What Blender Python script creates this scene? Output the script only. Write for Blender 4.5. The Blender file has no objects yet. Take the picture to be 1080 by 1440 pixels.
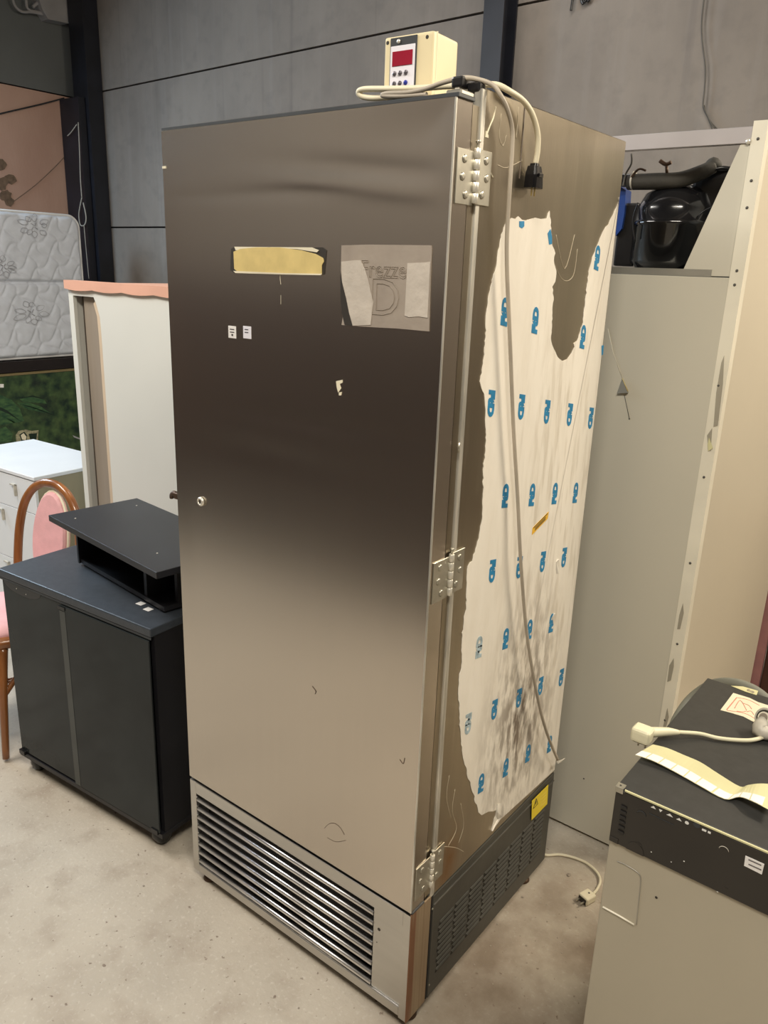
import bpy, bmesh, math, random
from math import sin, cos, pi, radians
from mathutils import Vector, Matrix, Euler, noise
random.seed(7)
SC = bpy.context.scene
COL = SC.collection

# ------------------------------------------------------------------ camera
CAM_LOC = Vector((0.7876, -1.1808, 1.7290))
CAM_ROT = Euler((1.2713, -0.0348, 0.6642), 'XYZ')
FPX = 1106.2
cam_d = bpy.data.cameras.new('camera'); cam = bpy.data.objects.new('camera', cam_d); COL.objects.link(cam)
cam.location = CAM_LOC; cam.rotation_euler = CAM_ROT
cam_d.sensor_fit = 'AUTO'; cam_d.sensor_width = 36; cam_d.lens = FPX * 36 / 1440
cam_d.clip_start = 0.02
SC.camera = cam
CR = CAM_ROT.to_matrix()
def U(ax, val, u, v):
    """point of the plane axis=val that the photograph shows at pixel (u, v)"""
    d = CR @ Vector(((u - 540) / FPX, -(v - 720) / FPX, -1))
    t = (val - CAM_LOC[ax]) / d[ax]
    return CAM_LOC + d * t

# ------------------------------------------------------------------ world, lights, exposure
w = bpy.data.worlds.new('world'); SC.world = w; w.use_nodes = True
w.node_tree.nodes['Background'].inputs[0].default_value = (0.55, 0.6, 0.7, 1)
w.node_tree.nodes['Background'].inputs[1].default_value = 0.15
SC.view_settings.view_transform = 'Standard'; SC.view_settings.look = 'None'
SC.view_settings.gamma = 1; SC.view_settings.use_curve_mapping = False
SC.view_settings.exposure = 0.0
def area(name, loc, target, sx, sy, power, color):
    l = bpy.data.lights.new(name, 'AREA'); l.shape = 'RECTANGLE'; l.size = sx; l.size_y = sy
    l.energy = power; l.color = color
    o = bpy.data.objects.new(name, l); COL.objects.link(o); o.location = loc
    d = Vector(target) - Vector(loc); o.rotation_euler = d.to_track_quat('-Z', 'Y').to_euler()
    return o
area('tube_lamp_right', (1.9, 2.2, 3.2), (0.2, 0.2, 0.6), 1.2, 0.18, 95, (1, .87, .68))
area('tube_lamp_front', (1.1, -1.4, 3.6), (0.3, -0.1, 0.3), 1.4, 0.3, 88, (1, .92, .79))
area('tube_lamp_left', (-2.5, -0.9, 3.5), (-1.8, -0.2, 0), 1.4, 0.3, 82, (1, .95, .88))
area('daylight_door', (-5.1, 0.15, 2.9), (-2.5, 0.7, 0.6), 1.2, 1.2, 100, (.62, .82, 1))
area('tube_lamp_back', (-1.2, 1.6, 3.6), (-1.6, 2.0, 0), 1.4, 0.3, 16, (1, .95, .88))

# ------------------------------------------------------------------ materials
def N(nt, t, **kw):
    n = nt.nodes.new(t)
    for k, v in kw.items(): setattr(n, k, v)
    return n
def hexc(c): return (c[0], c[1], c[2], 1)
def s2l(r, g, b):
    f = lambda c: (c/255/12.92 if c/255 <= .04045 else ((c/255+.055)/1.055)**2.4)
    return (f(r), f(g), f(b))
def mat(name, col, rough=.5, metal=0, var=0, vscale=6, col2=None, bump=0, bscale=60, stretch=(1,1,1), spec=.5,
        coat=0, aniso=0, detail=4, trans=0, rvar=0):
    m = bpy.data.materials.new(name); m.use_nodes = True; nt = m.node_tree
    b = nt.nodes['Principled BSDF']
    b.inputs['Base Color'].default_value = hexc(col); b.inputs['Roughness'].default_value = rough
    b.inputs['Metallic'].default_value = metal; b.inputs['Specular IOR Level'].default_value = spec
    b.inputs['Coat Weight'].default_value = coat; b.inputs['Transmission Weight'].default_value = trans
    b.inputs['Anisotropic'].default_value = aniso
    tc = N(nt, 'ShaderNodeTexCoord'); mp = N(nt, 'ShaderNodeMapping'); mp.inputs['Scale'].default_value = stretch
    nt.links.new(tc.outputs['Object'], mp.inputs[0])
    if var or col2:
        nz = N(nt, 'ShaderNodeTexNoise'); nz.inputs['Scale'].default_value = vscale; nz.inputs['Detail'].default_value = detail
        nt.links.new(mp.outputs[0], nz.inputs['Vector'])
        cr = N(nt, 'ShaderNodeValToRGB')
        c2 = col2 if col2 else tuple(max(0, c*(1-var)) for c in col)
        c1 = col if col2 else tuple(min(1, c*(1+var)) for c in col)
        cr.color_ramp.elements[0].color = hexc(c2); cr.color_ramp.elements[0].position = .33
        cr.color_ramp.elements[1].color = hexc(c1); cr.color_ramp.elements[1].position = .67
        nt.links.new(nz.outputs['Fac'], cr.inputs[0]); nt.links.new(cr.outputs[0], b.inputs['Base Color'])
        if rvar:
            mr = N(nt, 'ShaderNodeMapRange'); mr.inputs['To Min'].default_value = rough-rvar; mr.inputs['To Max'].default_value = rough+rvar
            nt.links.new(nz.outputs['Fac'], mr.inputs['Value']); nt.links.new(mr.outputs[0], b.inputs['Roughness'])
    if bump:
        nb = N(nt, 'ShaderNodeTexNoise'); nb.inputs['Scale'].default_value = bscale; nb.inputs['Detail'].default_value = 5
        nt.links.new(mp.outputs[0], nb.inputs['Vector'])
        bp = N(nt, 'ShaderNodeBump'); bp.inputs['Strength'].default_value = bump; bp.inputs['Distance'].default_value = .01
        nt.links.new(nb.outputs['Fac'], bp.inputs['Height']); nt.links.new(bp.outputs[0], b.inputs['Normal'])
    return m
def chain(m):
    nt = m.node_tree; b = nt.nodes['Principled BSDF']
    src = b.inputs['Base Color'].links[0].from_socket if b.inputs['Base Color'].links else None
    return nt, b, src
def mixin(m, fac_socket, col):
    """mix a second colour over the material's base colour"""
    nt, b, src = chain(m)
    mx = N(nt, 'ShaderNodeMix', data_type='RGBA')
    nt.links.new(fac_socket, mx.inputs[0])
    if src: nt.links.new(src, mx.inputs[6])
    else: mx.inputs[6].default_value = b.inputs['Base Color'].default_value
    mx.inputs[7].default_value = hexc(col)
    nt.links.new(mx.outputs[2], b.inputs['Base Color'])
def noise_mask(m, scale, lo, hi, stretch=(1,1,1), detail=5, loc=(0,0,0)):
    nt = m.node_tree
    tc = N(nt, 'ShaderNodeTexCoord'); mp = N(nt, 'ShaderNodeMapping'); mp.inputs['Scale'].default_value = stretch
    mp.inputs['Location'].default_value = loc
    nt.links.new(tc.outputs['Object'], mp.inputs[0])
    nz = N(nt, 'ShaderNodeTexNoise'); nz.inputs['Scale'].default_value = scale; nz.inputs['Detail'].default_value = detail
    nt.links.new(mp.outputs[0], nz.inputs['Vector'])
    mr = N(nt, 'ShaderNodeMapRange'); mr.inputs['From Min'].default_value = lo; mr.inputs['From Max'].default_value = hi
    nt.links.new(nz.outputs['Fac'], mr.inputs['Value'])
    return mr.outputs[0]
def blob_mask(m, centre, radii, soft=.6):
    nt = m.node_tree
    tc = N(nt, 'ShaderNodeTexCoord')
    sb = N(nt, 'ShaderNodeVectorMath', operation='SUBTRACT'); sb.inputs[1].default_value = centre
    dv = N(nt, 'ShaderNodeVectorMath', operation='DIVIDE'); dv.inputs[1].default_value = radii
    ln = N(nt, 'ShaderNodeVectorMath', operation='LENGTH')
    nt.links.new(tc.outputs['Object'], sb.inputs[0]); nt.links.new(sb.outputs[0], dv.inputs[0]); nt.links.new(dv.outputs[0], ln.inputs[0])
    mr = N(nt, 'ShaderNodeMapRange'); mr.inputs['From Min'].default_value = 1; mr.inputs['From Max'].default_value = 1-soft
    nt.links.new(ln.outputs['Value'], mr.inputs['Value'])
    return mr.outputs[0]
def mul(m, a, b_, k=1):
    nt = m.node_tree
    x = N(nt, 'ShaderNodeMath', operation='MULTIPLY'); nt.links.new(a, x.inputs[0])
    if b_ is not None: nt.links.new(b_, x.inputs[1])
    else: x.inputs[1].default_value = k
    if b_ is not None and k != 1:
        y = N(nt, 'ShaderNodeMath', operation='MULTIPLY'); nt.links.new(x.outputs[0], y.inputs[0]); y.inputs[1].default_value = k
        return y.outputs[0]
    return x.outputs[0]

M = {}
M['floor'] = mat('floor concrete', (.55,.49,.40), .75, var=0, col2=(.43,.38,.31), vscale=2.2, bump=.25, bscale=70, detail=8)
mixin(M['floor'], mul(M['floor'], noise_mask(M['floor'], 9, .5, .72, loc=(1,1,0)), None, .5), (.30,.235,.18))
mixin(M['floor'], mul(M['floor'], noise_mask(M['floor'], 95, .56, .70), None, .3), (.68,.64,.56))
mixin(M['floor'], mul(M['floor'], noise_mask(M['floor'], 60, .66, .72, loc=(3,2,1)), None, .8), (.16,.11,.08))
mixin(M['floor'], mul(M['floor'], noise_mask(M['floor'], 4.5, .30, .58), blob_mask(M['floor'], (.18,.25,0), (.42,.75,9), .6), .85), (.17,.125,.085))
M['wall'] = mat('grey precast concrete', (.25,.222,.195), .85, col2=(.195,.173,.153), vscale=2.6, detail=7, stretch=(1,1,.5), bump=.15, bscale=40)
mixin(M['wall'], mul(M['wall'], noise_mask(M['wall'], 5, .52, .75, stretch=(3,1,.12)), None, .25), (.30,.29,.285))
mixin(M['wall'], mul(M['wall'], noise_mask(M['wall'], 11, .5, .75, detail=9, loc=(1,5,2)), None, .35), (.145,.13,.12))
mixin(M['wall'], mul(M['wall'], noise_mask(M['wall'], 4, .62, .74, stretch=(3,1,.10), loc=(4,0,0)), None, .3), (.10,.085,.08))
M['wallup'] = mat('dark grey render', (.115,.122,.12), .9, var=.1, vscale=2, bump=.1)
M['pinkwall'] = mat('dusty pink render', (.47,.31,.24), .85, col2=(.40,.25,.19), vscale=3, stretch=(1,1,.4), bump=.12)
M['seam'] = mat('dark joint', (.02,.02,.022), .9, var=.2)
M['ceil'] = mat('ceiling sheet', (.16,.155,.15), .8, var=.15)
M['pillar'] = mat('navy black steel paint', (.008,.009,.015), .45, var=.3)
M['front'] = mat('far wall render', (.20,.175,.15), .8, var=.15, vscale=1.5)
M['reflblock'] = mat('dark brown wainscot', (.035,.022,.016), .6, var=.3)  # for the unseen block added to darken the door reflection
def brushed(name, col, rough, stretch, bumpk=.06, var=.12, aniso=.6, rvar=.04):
    m = mat(name, col, rough, 1, var=var, vscale=3, stretch=stretch, bump=bumpk, bscale=90, aniso=aniso, rvar=rvar)
    tn = N(m.node_tree, 'ShaderNodeTangent', direction_type='RADIAL', axis='Z')
    m.node_tree.links.new(tn.outputs[0], m.node_tree.nodes['Principled BSDF'].inputs['Tangent'])
    return m
M['steel'] = brushed('brushed stainless', (.60,.545,.48), .27, (30,30,.4), 0, .012, .6, .006)
M['steelside'] = brushed('weathered stainless', (.47,.415,.325), .33, (3,3,.35), .04, .10)
mixin(M['steelside'], mul(M['steelside'], noise_mask(M['steelside'], 5, .60, .68, stretch=(1,5,.8)), None, .22), (.62,.57,.47))
mixin(M['steelside'], mul(M['steelside'], noise_mask(M['steelside'], 5, .35, .6), blob_mask(M['steelside'], (.384,-.215,.42), (.5,.06,.12), .8), .9), (.45,.22,.06))
M['steelbase'] = brushed('satin steel base', (.58,.565,.535), .33, (.3,.3,8), .01, .05)
M['slat'] = brushed('bright louvre steel', (.80,.80,.81), .3, (.3,.3,3), 0, .05, 0, .02)
M['rust'] = mat('rust stained corner steel', (.43,.33,.22), .5, .5, col2=(.34,.25,.16), vscale=4, stretch=(8,30,.6), bump=.1)
mixin(M['rust'], mul(M['rust'], noise_mask(M['rust'], 4, .5, .62, stretch=(1,9,.4), loc=(0,3.1,0)), None, .75), (.22,.075,.03))
M['galv'] = mat('galvanised edge strip', (.62,.60,.54), .4, .7, var=.25, vscale=12, stretch=(5,5,.6), bump=.05)
M['hinge'] = mat('zinc hinge', (.52,.50,.43), .38, .9, var=.15, vscale=20)
M['pin'] = mat('pale hinge barrel', (.80,.77,.68), .35, .6, var=.08)
M['black'] = mat('black plastic', (.008,.008,.009), .3, var=.2)
M['blackgap'] = mat('dark gap', (.012,.011,.01), .8, var=.2)
M['gasket'] = mat('dark grey gasket', (.035,.04,.045), .5, var=.2)
M['ventplate'] = mat('charcoal vent plate', (.075,.075,.065), .42, .4, var=.15, vscale=6, bump=.04)
M['ventslot'] = mat('vent slot shadow', (.012,.012,.011), .7, var=.2)
M['ventlip'] = mat('vent louvre lip', (.13,.125,.11), .35, .4, col2=(.07,.068,.06), vscale=9)
M['film'] = mat('white protective film', (.83,.79,.71), .42, col2=(.78,.735,.65), vscale=7, stretch=(1,3,.8), bump=.25, bscale=14)
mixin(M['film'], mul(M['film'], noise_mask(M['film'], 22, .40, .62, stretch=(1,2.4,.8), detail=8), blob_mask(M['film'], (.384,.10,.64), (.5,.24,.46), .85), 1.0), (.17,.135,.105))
mixin(M['film'], mul(M['film'], noise_mask(M['film'], 12, .5, .68, stretch=(1,5,.7), loc=(0,2,5)), blob_mask(M['film'], (.384,.19,1.1), (.5,.34,.9), .6), .5), (.50,.44,.35))
M['logo'] = mat('blue ink', (.012,.20,.40), .5, var=.15, vscale=40)
M['logofade'] = mat('faded blue ink', (.35,.45,.50), .5, var=.3, vscale=80)
M['yellow'] = mat('yellow sticker', (.80,.62,.03), .5, var=.06)
M['orange'] = mat('amber sticker', (.80,.46,.03), .5, var=.06)
M['ink'] = mat('dark ink', (.03,.025,.02), .6, var=.2)
M['foam'] = mat('gold adhesive patch', (.66,.52,.21), .55, var=.08, vscale=30)
M['cream_edge'] = mat('cream torn edge', (.78,.72,.55), .7, var=.1)
M['adh'] = mat('grey adhesive residue', (.36,.31,.26), .62, col2=(.30,.255,.215), vscale=14, bump=.1, bscale=50)
M['adh2'] = mat('pale paper residue', (.52,.47,.41), .7, var=.08, vscale=25, bump=.15)
M['paper'] = mat('white sticker paper', (.82,.80,.78), .6, var=.03)
M['paperblue'] = mat('lilac white sticker', (.78,.77,.84), .6, var=.03)
M['boxcream'] = mat('cream box plastic', (.76,.66,.42), .42, var=.04, vscale=8)
M['cablecream'] = mat('cream cable sheath', (.74,.68,.51), .45, var=.06)
M['cablegrey'] = mat('grey cable sheath', (.42,.37,.30), .5, var=.12, vscale=12)
M['cablewhite'] = mat('white cable sheath', (.80,.76,.55), .45, var=.05)
M['red'] = mat('dark red display', (.30,.008,.03), .2, var=.1)
M['btn'] = mat('grey glossy button', (.16,.15,.17), .15, .6, var=.2)
M['btnblue'] = mat('blue glossy button', (.03,.05,.35), .15, .4, var=.1)
M['coolp'] = mat('grey beige cooler panel', (.56,.53,.44), .5, var=.03, vscale=1.5)
M['coolside'] = mat('cream cooler side', (.66,.60,.48), .42, .15, var=.04, vscale=1.2)
M['strip'] = mat('cream metal angle', (.76,.72,.60), .4, 0, var=.06)
M['alu'] = mat('lilac grey aluminium', (.58,.55,.56), .38, .6, var=.06)
M['comp'] = mat('black enamel compressor', (.006,.006,.007), .14, coat=.6, var=.2)
M['plugblack'] = mat('glossy black plastic', (.006,.006,.007), .18, spec=.4, var=.1)
M['gluefilm'] = mat('dried glue', (.50,.44,.33), .5, var=.1)
M['insul'] = mat('black foam insulation', (.035,.032,.026), .75, var=.5, bump=.2)
M['blue'] = mat('blue plastic', (.015,.05,.22), .35, var=.1)
M['copper'] = mat('tarnished copper', (.09,.055,.035), .5, .5, var=.3)
M['peelshade'] = mat('peeled edge with painted shadow', (.36,.33,.26), .8, var=.15)  # darkened panel colour: peeled edge and its shadow painted in
M['tray'] = mat('dull tray steel', (.38,.37,.33), .4, .6, var=.12)
M['tvtop'] = mat('blue black laminate', (.042,.050,.062), .42, var=.1, vscale=60, bump=.03, bscale=200)
M['tvblack'] = mat('black laminate', (.012,.012,.015), .45, var=.15)
M['tvglass'] = mat('smoked glass', (.022,.026,.027), .10, var=.25, vscale=3, spec=.16)
M['tvglass2'] = mat('smoked glass overlap', (.045,.05,.047), .14, var=.05, spec=.35)
M['wardw'] = mat('white wardrobe laminate', (.70,.70,.645), .4, var=.02, vscale=2)
M['salmon'] = mat('salmon pelmet', (.72,.40,.29), .4, var=.06, vscale=6)
M['taupe'] = mat('taupe rail', (.29,.245,.195), .45, var=.1, vscale=3, stretch=(6,6,.4))
M['taupe2'] = mat('dark taupe recess', (.17,.14,.115), .55, var=.1)
M['beige'] = mat('beige bevel', (.62,.49,.35), .5, var=.06)
M['dressw'] = mat('white dresser', (.78,.80,.82), .3, var=.02)
M['dressshade'] = mat('shaded beige dresser side', (.33,.29,.19), .6, var=.05)  # beige side, its shade put into this olive tone
M['chairw'] = mat('varnished bentwood', (.30,.115,.035), .28, col2=(.20,.07,.02), vscale=5, stretch=(6,6,1), coat=.3)
M['pinkf'] = mat('pink upholstery', (.78,.43,.44), .75, var=.05, vscale=30, bump=.1, bscale=200)
M['matt'] = mat('white quilted fabric', (.55,.575,.625), .8, var=.05, vscale=20, bump=.1, bscale=300)
M['mattp'] = mat('grey woven pattern', (.34,.34,.36), .8, var=.1)
M['piping'] = mat('grey white piping', (.62,.62,.61), .7, var=.05)
M['darkwood'] = mat('very dark wood', (.010,.006,.006), .35, var=.3)
M['gilt'] = mat('dull gilt strip', (.22,.17,.08), .5, .3, var=.2)
M['art'] = mat('painted foliage', (.055,.10,.035), .35, col2=(.006,.022,.014), vscale=14, detail=3)
mixin(M['art'], mul(M['art'], noise_mask(M['art'], 9, .5, .7, loc=(2,5,1)), None, .45), (.10,.15,.05))
mixin(M['art'], mul(M['art'], noise_mask(M['art'], 5, .5, .65, loc=(7,1,4)), None, .6), (.006,.010,.012))
M['leaf'] = mat('painted leaf green', (.06,.13,.045), .35, col2=(.015,.055,.028), vscale=18, stretch=(1,1,3))
M['leafdark'] = mat('painted leaf vein', (.005,.02,.012), .4, var=.2)
M['painted_pale'] = mat('painted pale tone', (.32,.30,.19), .5, var=.4, vscale=60)
M['dwtop'] = mat('black dishwasher top', (.034,.034,.033), .42, var=.1, vscale=50, bump=.02)
M['dwctl'] = mat('brown black fascia', (.020,.017,.014), .3, var=.15)
M['dwbody'] = mat('beige grey appliance steel', (.47,.43,.34), .4, .25, var=.05, vscale=2)
M['icon'] = mat('white print', (.75,.75,.72), .5, var=.02)
M['kraft'] = mat('yellow backing paper', (.62,.59,.34), .5, var=.05, vscale=12)
M['hose'] = mat('grey corrugated hose', (.22,.225,.19), .5, var=.1)
M['fit'] = mat('pale grey fitting', (.52,.49,.42), .45, var=.15, vscale=40)
M['rope'] = mat('pale rope', (.38,.37,.33), .8, var=.1)
M['cord'] = mat('dark wall cord', (.09,.085,.075), .7, var=.1)
M['redp'] = mat('faint red print', (.72,.25,.18), .6, var=.1)
M['pinkboard'] = mat('mauve pink board', (.42,.20,.19), .5, col2=(.30,.14,.15), vscale=12)
M['brownboard'] = mat('dark red brown board', (.05,.018,.012), .45, var=.2)
M['mould'] = mat('brown wall blotch', (.15,.10,.065), .85, var=.3, vscale=30)
M['jbox'] = mat('dull grey conduit box', (.27,.26,.26), .7, var=.1)

# ------------------------------------------------------------------ mesh helpers
class MB:
    def __init__(s): s.V = []; s.F = []; s.S = []
    def add(s, vs, fs, smooth=False):
        o = len(s.V); s.V += [tuple(v) for v in vs]
        for f in fs: s.F.append([i+o for i in f]); s.S.append(smooth)
        return s
    def frombm(s, bm, smooth=False, mx=None):
        bm.verts.ensure_lookup_table()
        for i, v in enumerate(bm.verts): v.index = i
        s.add([(mx @ v.co if mx else v.co) for v in bm.verts], [[v.index for v in f.verts] for f in bm.faces], smooth); bm.free(); return s
    def box(s, x0, x1, y0, y1, z0, z1, bev=0, seg=2, mx=None):
        bm = bmesh.new(); bmesh.ops.create_cube(bm, size=1)
        for v in bm.verts:
            v.co = Vector(((x0+x1)/2 + v.co.x*(x1-x0), (y0+y1)/2 + v.co.y*(y1-y0), (z0+z1)/2 + v.co.z*(z1-z0)))
        if bev: bmesh.ops.bevel(bm, geom=list(bm.edges), offset=bev, segments=seg, affect='EDGES', profile=.6)
        return s.frombm(bm, False, mx)
    def prism(s, pts, ax, a, b):
        """polygon pts in the two other axes, from a to b along axis ax"""
        n = len(pts)
        def P(p, t):
            return {0: (t, p[0], p[1]), 1: (p[0], t, p[1]), 2: (p[0], p[1], t)}[ax]
        vs = [P(p, a) for p in pts] + [P(p, b) for p in pts]
        fs = [list(range(n))[::-1], list(range(n, 2*n))] + [[i, (i+1) % n, n+(i+1) % n, n+i] for i in range(n)]
        return s.add(vs, fs)
    def hull(s, lo, hi):
        """prism between two matching 3D loops"""
        n = len(lo)
        fs = [list(range(n))[::-1], list(range(n, 2*n))] + [[i, (i+1) % n, n+(i+1) % n, n+i] for i in range(n)]
        return s.add(list(lo)+list(hi), fs)
    def tube(s, pts, r, n=8, spline=True, step=5, closed=False, flat=None):
        pts = [Vector(p) for p in pts]
        rr = r if isinstance(r, (list, tuple)) else [r]*len(pts)
        if spline and len(pts) > 2:
            out = []; ro = []; L = len(pts)
            rng = range(L) if closed else range(L-1)
            for i in rng:
                if closed: p0, p1, p2, p3 = pts[i-1], pts[i], pts[(i+1) % L], pts[(i+2) % L]; ra, rb = rr[i], rr[(i+1) % L]
                else: p0, p1, p2, p3 = pts[max(i-1, 0)], pts[i], pts[i+1], pts[min(i+2, L-1)]; ra, rb = rr[i], rr[i+1]
                for k in range(step):
                    t = k/step
                    out.append(.5*((2*p1)+(p2-p0)*t+(2*p0-5*p1+4*p2-p3)*t*t+(3*p1-p0-3*p2+p3)*t**3)); ro.append(ra+(rb-ra)*t)
            if not closed: out.append(pts[-1]); ro.append(rr[-1])
            pts, rr = out, ro
        L = len(pts); vs = []; prev = None
        for i, p in enumerate(pts):
            if closed: d = pts[(i+1) % L]-pts[i-1]
            else: d = pts[min(i+1, L-1)]-pts[max(i-1, 0)]
            d.normalize()
            if prev is None:
                a = Vector((0, 0, 1)) if abs(d.z) < .9 else Vector((1, 0, 0))
                u = d.cross(a).normalized()
            else: u = (prev - d*prev.dot(d)).normalized()
            prev = u; v = d.cross(u)
            for k in range(n):
                an = 2*pi*k/n
                vs.append(p + (u*cos(an)+v*sin(an))*rr[i])
        fs = [[i*n+k, i*n+(k+1) % n, ((i+1) % L)*n+(k+1) % n, ((i+1) % L)*n+k] for i in range(L if closed else L-1) for k in range(n)]
        s.add(vs, fs, True)
        if not closed:
            o = len(s.V)-len(vs)
            s.F.append([o+k for k in range(n)][::-1]); s.S.append(False)
            s.F.append([o+(L-1)*n+k for k in range(n)]); s.S.append(False)
        return s
    def lathe(s, prof, c, axis='z', n=24, smooth=True):
        """profile [(r, h)] round axis through c"""
        vs = []
        for r, h in prof:
            for k in range(n):
                a = 2*pi*k/n; x, y = r*cos(a), r*sin(a)
                q = {'z': (x, y, h), 'x': (h, x, y), 'y': (y, h, x)}[axis]
                vs.append((c[0]+q[0], c[1]+q[1], c[2]+q[2]))
        L = len(prof)
        fs = [[i*n+k, i*n+(k+1) % n, (i+1)*n+(k+1) % n, (i+1)*n+k] for i in range(L-1) for k in range(n)]
        s.add(vs, fs, smooth); o = len(s.V)-len(vs)
        s.F.append([o+k for k in range(n)][::-1]); s.S.append(False)
        s.F.append([o+(L-1)*n+k for k in range(n)]); s.S.append(False)
        return s
    def mesh(s, name, m, mx=None):
        me = bpy.data.meshes.new(name)
        me.from_pydata([tuple(mx @ Vector(v)) for v in s.V] if mx else s.V, [], s.F)
        bm = bmesh.new(); bm.from_mesh(me); bmesh.ops.recalc_face_normals(bm, faces=bm.faces); bm.to_mesh(me); bm.free()
        me.polygons.foreach_set('use_smooth', s.S); me.materials.append(m); me.update()
        return me
    def build(s, name, m, parent=None, mx=None, label=None):
        o = bpy.data.objects.new(name, s.mesh(name, m, mx)); COL.objects.link(o)
        if parent:
            o.parent = parent
        if label: o['label'] = label
        return o
def part(name, m, parent, label=None, world=True):
    """decorator-less helper: returns a builder whose mesh is given in world space and re-based on the parent"""
    return None
def root_of(o):
    while o.parent: o = o.parent
    return o
def thing(name, label, cat, loc=(0,0,0), rz=0, group=None):
    o = bpy.data.objects.new(name, None); COL.objects.link(o); o.empty_display_size = .1
    o.location = loc; o.rotation_euler = (0, 0, rz); o['label'] = label; o['category'] = cat
    if group: o['group'] = group
    return o
def inv(t):
    r = root_of(t)
    return (Matrix.Translation(r.location) @ r.rotation_euler.to_matrix().to_4x4()).inverted()
def wb(mb, name, m, parent, label=None):
    """build a part from world-space coordinates under its thing"""
    return mb.build(name, m, parent, inv(parent), label)
def tag(o, label, cat, group=None):
    o['label'] = label; o['category'] = cat
    if group: o['group'] = group
    return o
def rebase(o):
    """move a single-mesh thing's origin to its base centre"""
    vs = [v.co for v in o.data.vertices]
    c = Vector(((min(v.x for v in vs)+max(v.x for v in vs))/2, (min(v.y for v in vs)+max(v.y for v in vs))/2, min(v.z for v in vs)))
    o.data.transform(Matrix.Translation(-c)); o.location = c; return o
def struct(o): o['kind'] = 'structure'; return o
def text_mb(txt, size, extrude=.0003, bold=0, outline=0, shear=0, spacing=1):
    cu = bpy.data.curves.new('t', 'FONT'); cu.body = txt; cu.size = size; cu.align_x = 'CENTER'; cu.align_y = 'CENTER'
    cu.resolution_u = 3; cu.shear = shear; cu.space_character = spacing
    if outline: cu.fill_mode = 'NONE'; cu.bevel_depth = outline; cu.bevel_resolution = 0
    else: cu.extrude = extrude; cu.offset = bold
    o = bpy.data.objects.new('t', cu); COL.objects.link(o)
    bpy.context.view_layer.update()
    me = bpy.data.meshes.new_from_object(o.evaluated_get(bpy.context.evaluated_depsgraph_get()))
    mb = MB(); mb.add([v.co.copy() for v in me.vertices], [list(p.vertices) for p in me.polygons])
    bpy.data.objects.remove(o); bpy.data.curves.remove(cu); bpy.data.meshes.remove(me)
    return mb
def place(mb, org, xa, ya):
    """map a flat mesh (x right, y up, z out) onto a surface"""
    xa = Vector(xa).normalized(); ya = Vector(ya).normalized(); za = xa.cross(ya); org = Vector(org)
    mb.V = [tuple(org + xa*v[0] + ya*v[1] + za*v[2]) for v in mb.V]
    return mb

# ------------------------------------------------------------------ room
XL, YB, XR, YF, ZC = -5.45, 2.8, 4.0, -2.3, 4.3
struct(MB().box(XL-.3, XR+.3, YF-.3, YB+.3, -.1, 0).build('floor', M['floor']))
struct(MB().box(XL-.3, XR+.3, YF-.3, YB+.3, ZC, ZC+.1).build('ceiling', M['ceil']))
wb_ = struct(MB().box(XL-.3, XR+.3, YB+.05, YB+.2, 0, ZC).build('wall_back', M['seam']))
def seamz(k, x):
    return {0: 0, 1: .95, 2: 1.976, 3: 2.967+(x+5.4)*.0155, 4: ZC}[k]
for c, (xa, xb) in enumerate([(XL, -5.1), (-5.12, -1.6), (-1.58, 2.2), (2.22, XR)]):
    if c == 0: xa, xb = XL-.2, -5.33
    if c == 1: xa = -5.32
    for k in range(4):
        g = .006
        lo = [(xa, YB, seamz(k, xa)+g), (xb, YB, seamz(k, xb)+g), (xb, YB, seamz(k+1, xb)-g), (xa, YB, seamz(k+1, xa)-g)]
        hi = [(p[0], YB+.05, p[2]) for p in lo]
        MB().hull(lo, hi).build('concrete_panel', M['wall'], wb_)
wl = struct(MB().box(XL-.2, XL-.04, YF-.3, YB+.05, 0, ZC).build('wall_left', M['seam']))
for ya, yb in ((YF, -.4), (-.39, YB+.04)):
    MB().box(XL-.04, XL, ya, yb, 0, 2.935).build('lower_panel', M['pinkwall'], wl)
    MB().box(XL-.04, XL, ya, yb, 2.945, ZC).build('upper_panel', M['wallup'], wl, label='dark grey upper wall panel')
struct(MB().box(XR, XR+.2, YF-.3, YB+.2, 0, ZC).build('wall_right', M['front']))
wf = struct(MB().box(XL-.3, XR+.3, YF-.2, YF, 0, ZC).build('wall_front', M['front']))
MB().box(XL, XR, YF, YF+.42, 0, 1.66).build('reflection_block', M['reflblock'], wf, label='unseen dark brown block added for the door reflection')  # unseen, added behind the camera so the steel door mirrors a dark band

# steel pillars
def pillar(name, x0, x1, y0, y1):
    mb = MB()
    mb.box(x0, x1, y0, y0+.012, 0, ZC); mb.box(x0, x1, y1-.012, y1, 0, ZC); mb.box((x0+x1)/2-.006, (x0+x1)/2+.006, y0+.012, y1-.012, 0, ZC)
    return struct(mb.build(name, M['pillar']))
pa = U(1, 2.66, 97, 40); pb = U(1, 2.66, 116.5, 60)
t1 = struct(MB().box(pa.x, pb.x+.01, 2.66, 2.795, 0, ZC).build('trim_1', M['pillar']))
pc = U(1, 2.62, 91, 140)
MB().box(XL+.005, pb.x-.02, 2.60, 2.655, 0, pc.z).build('lower_flange', M['pillar'], t1)
MB().box(pb.x-.004, pb.x+.03, 2.655, 2.665, 0, ZC).build('edge_lip', M['pillar'], t1)
pd = U(1, 2.66, 678, 50); pe = U(1, 2.66, 706, 50)
pillar('trim_2', pd.x, pe.x, 2.66, 2.795)

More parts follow.
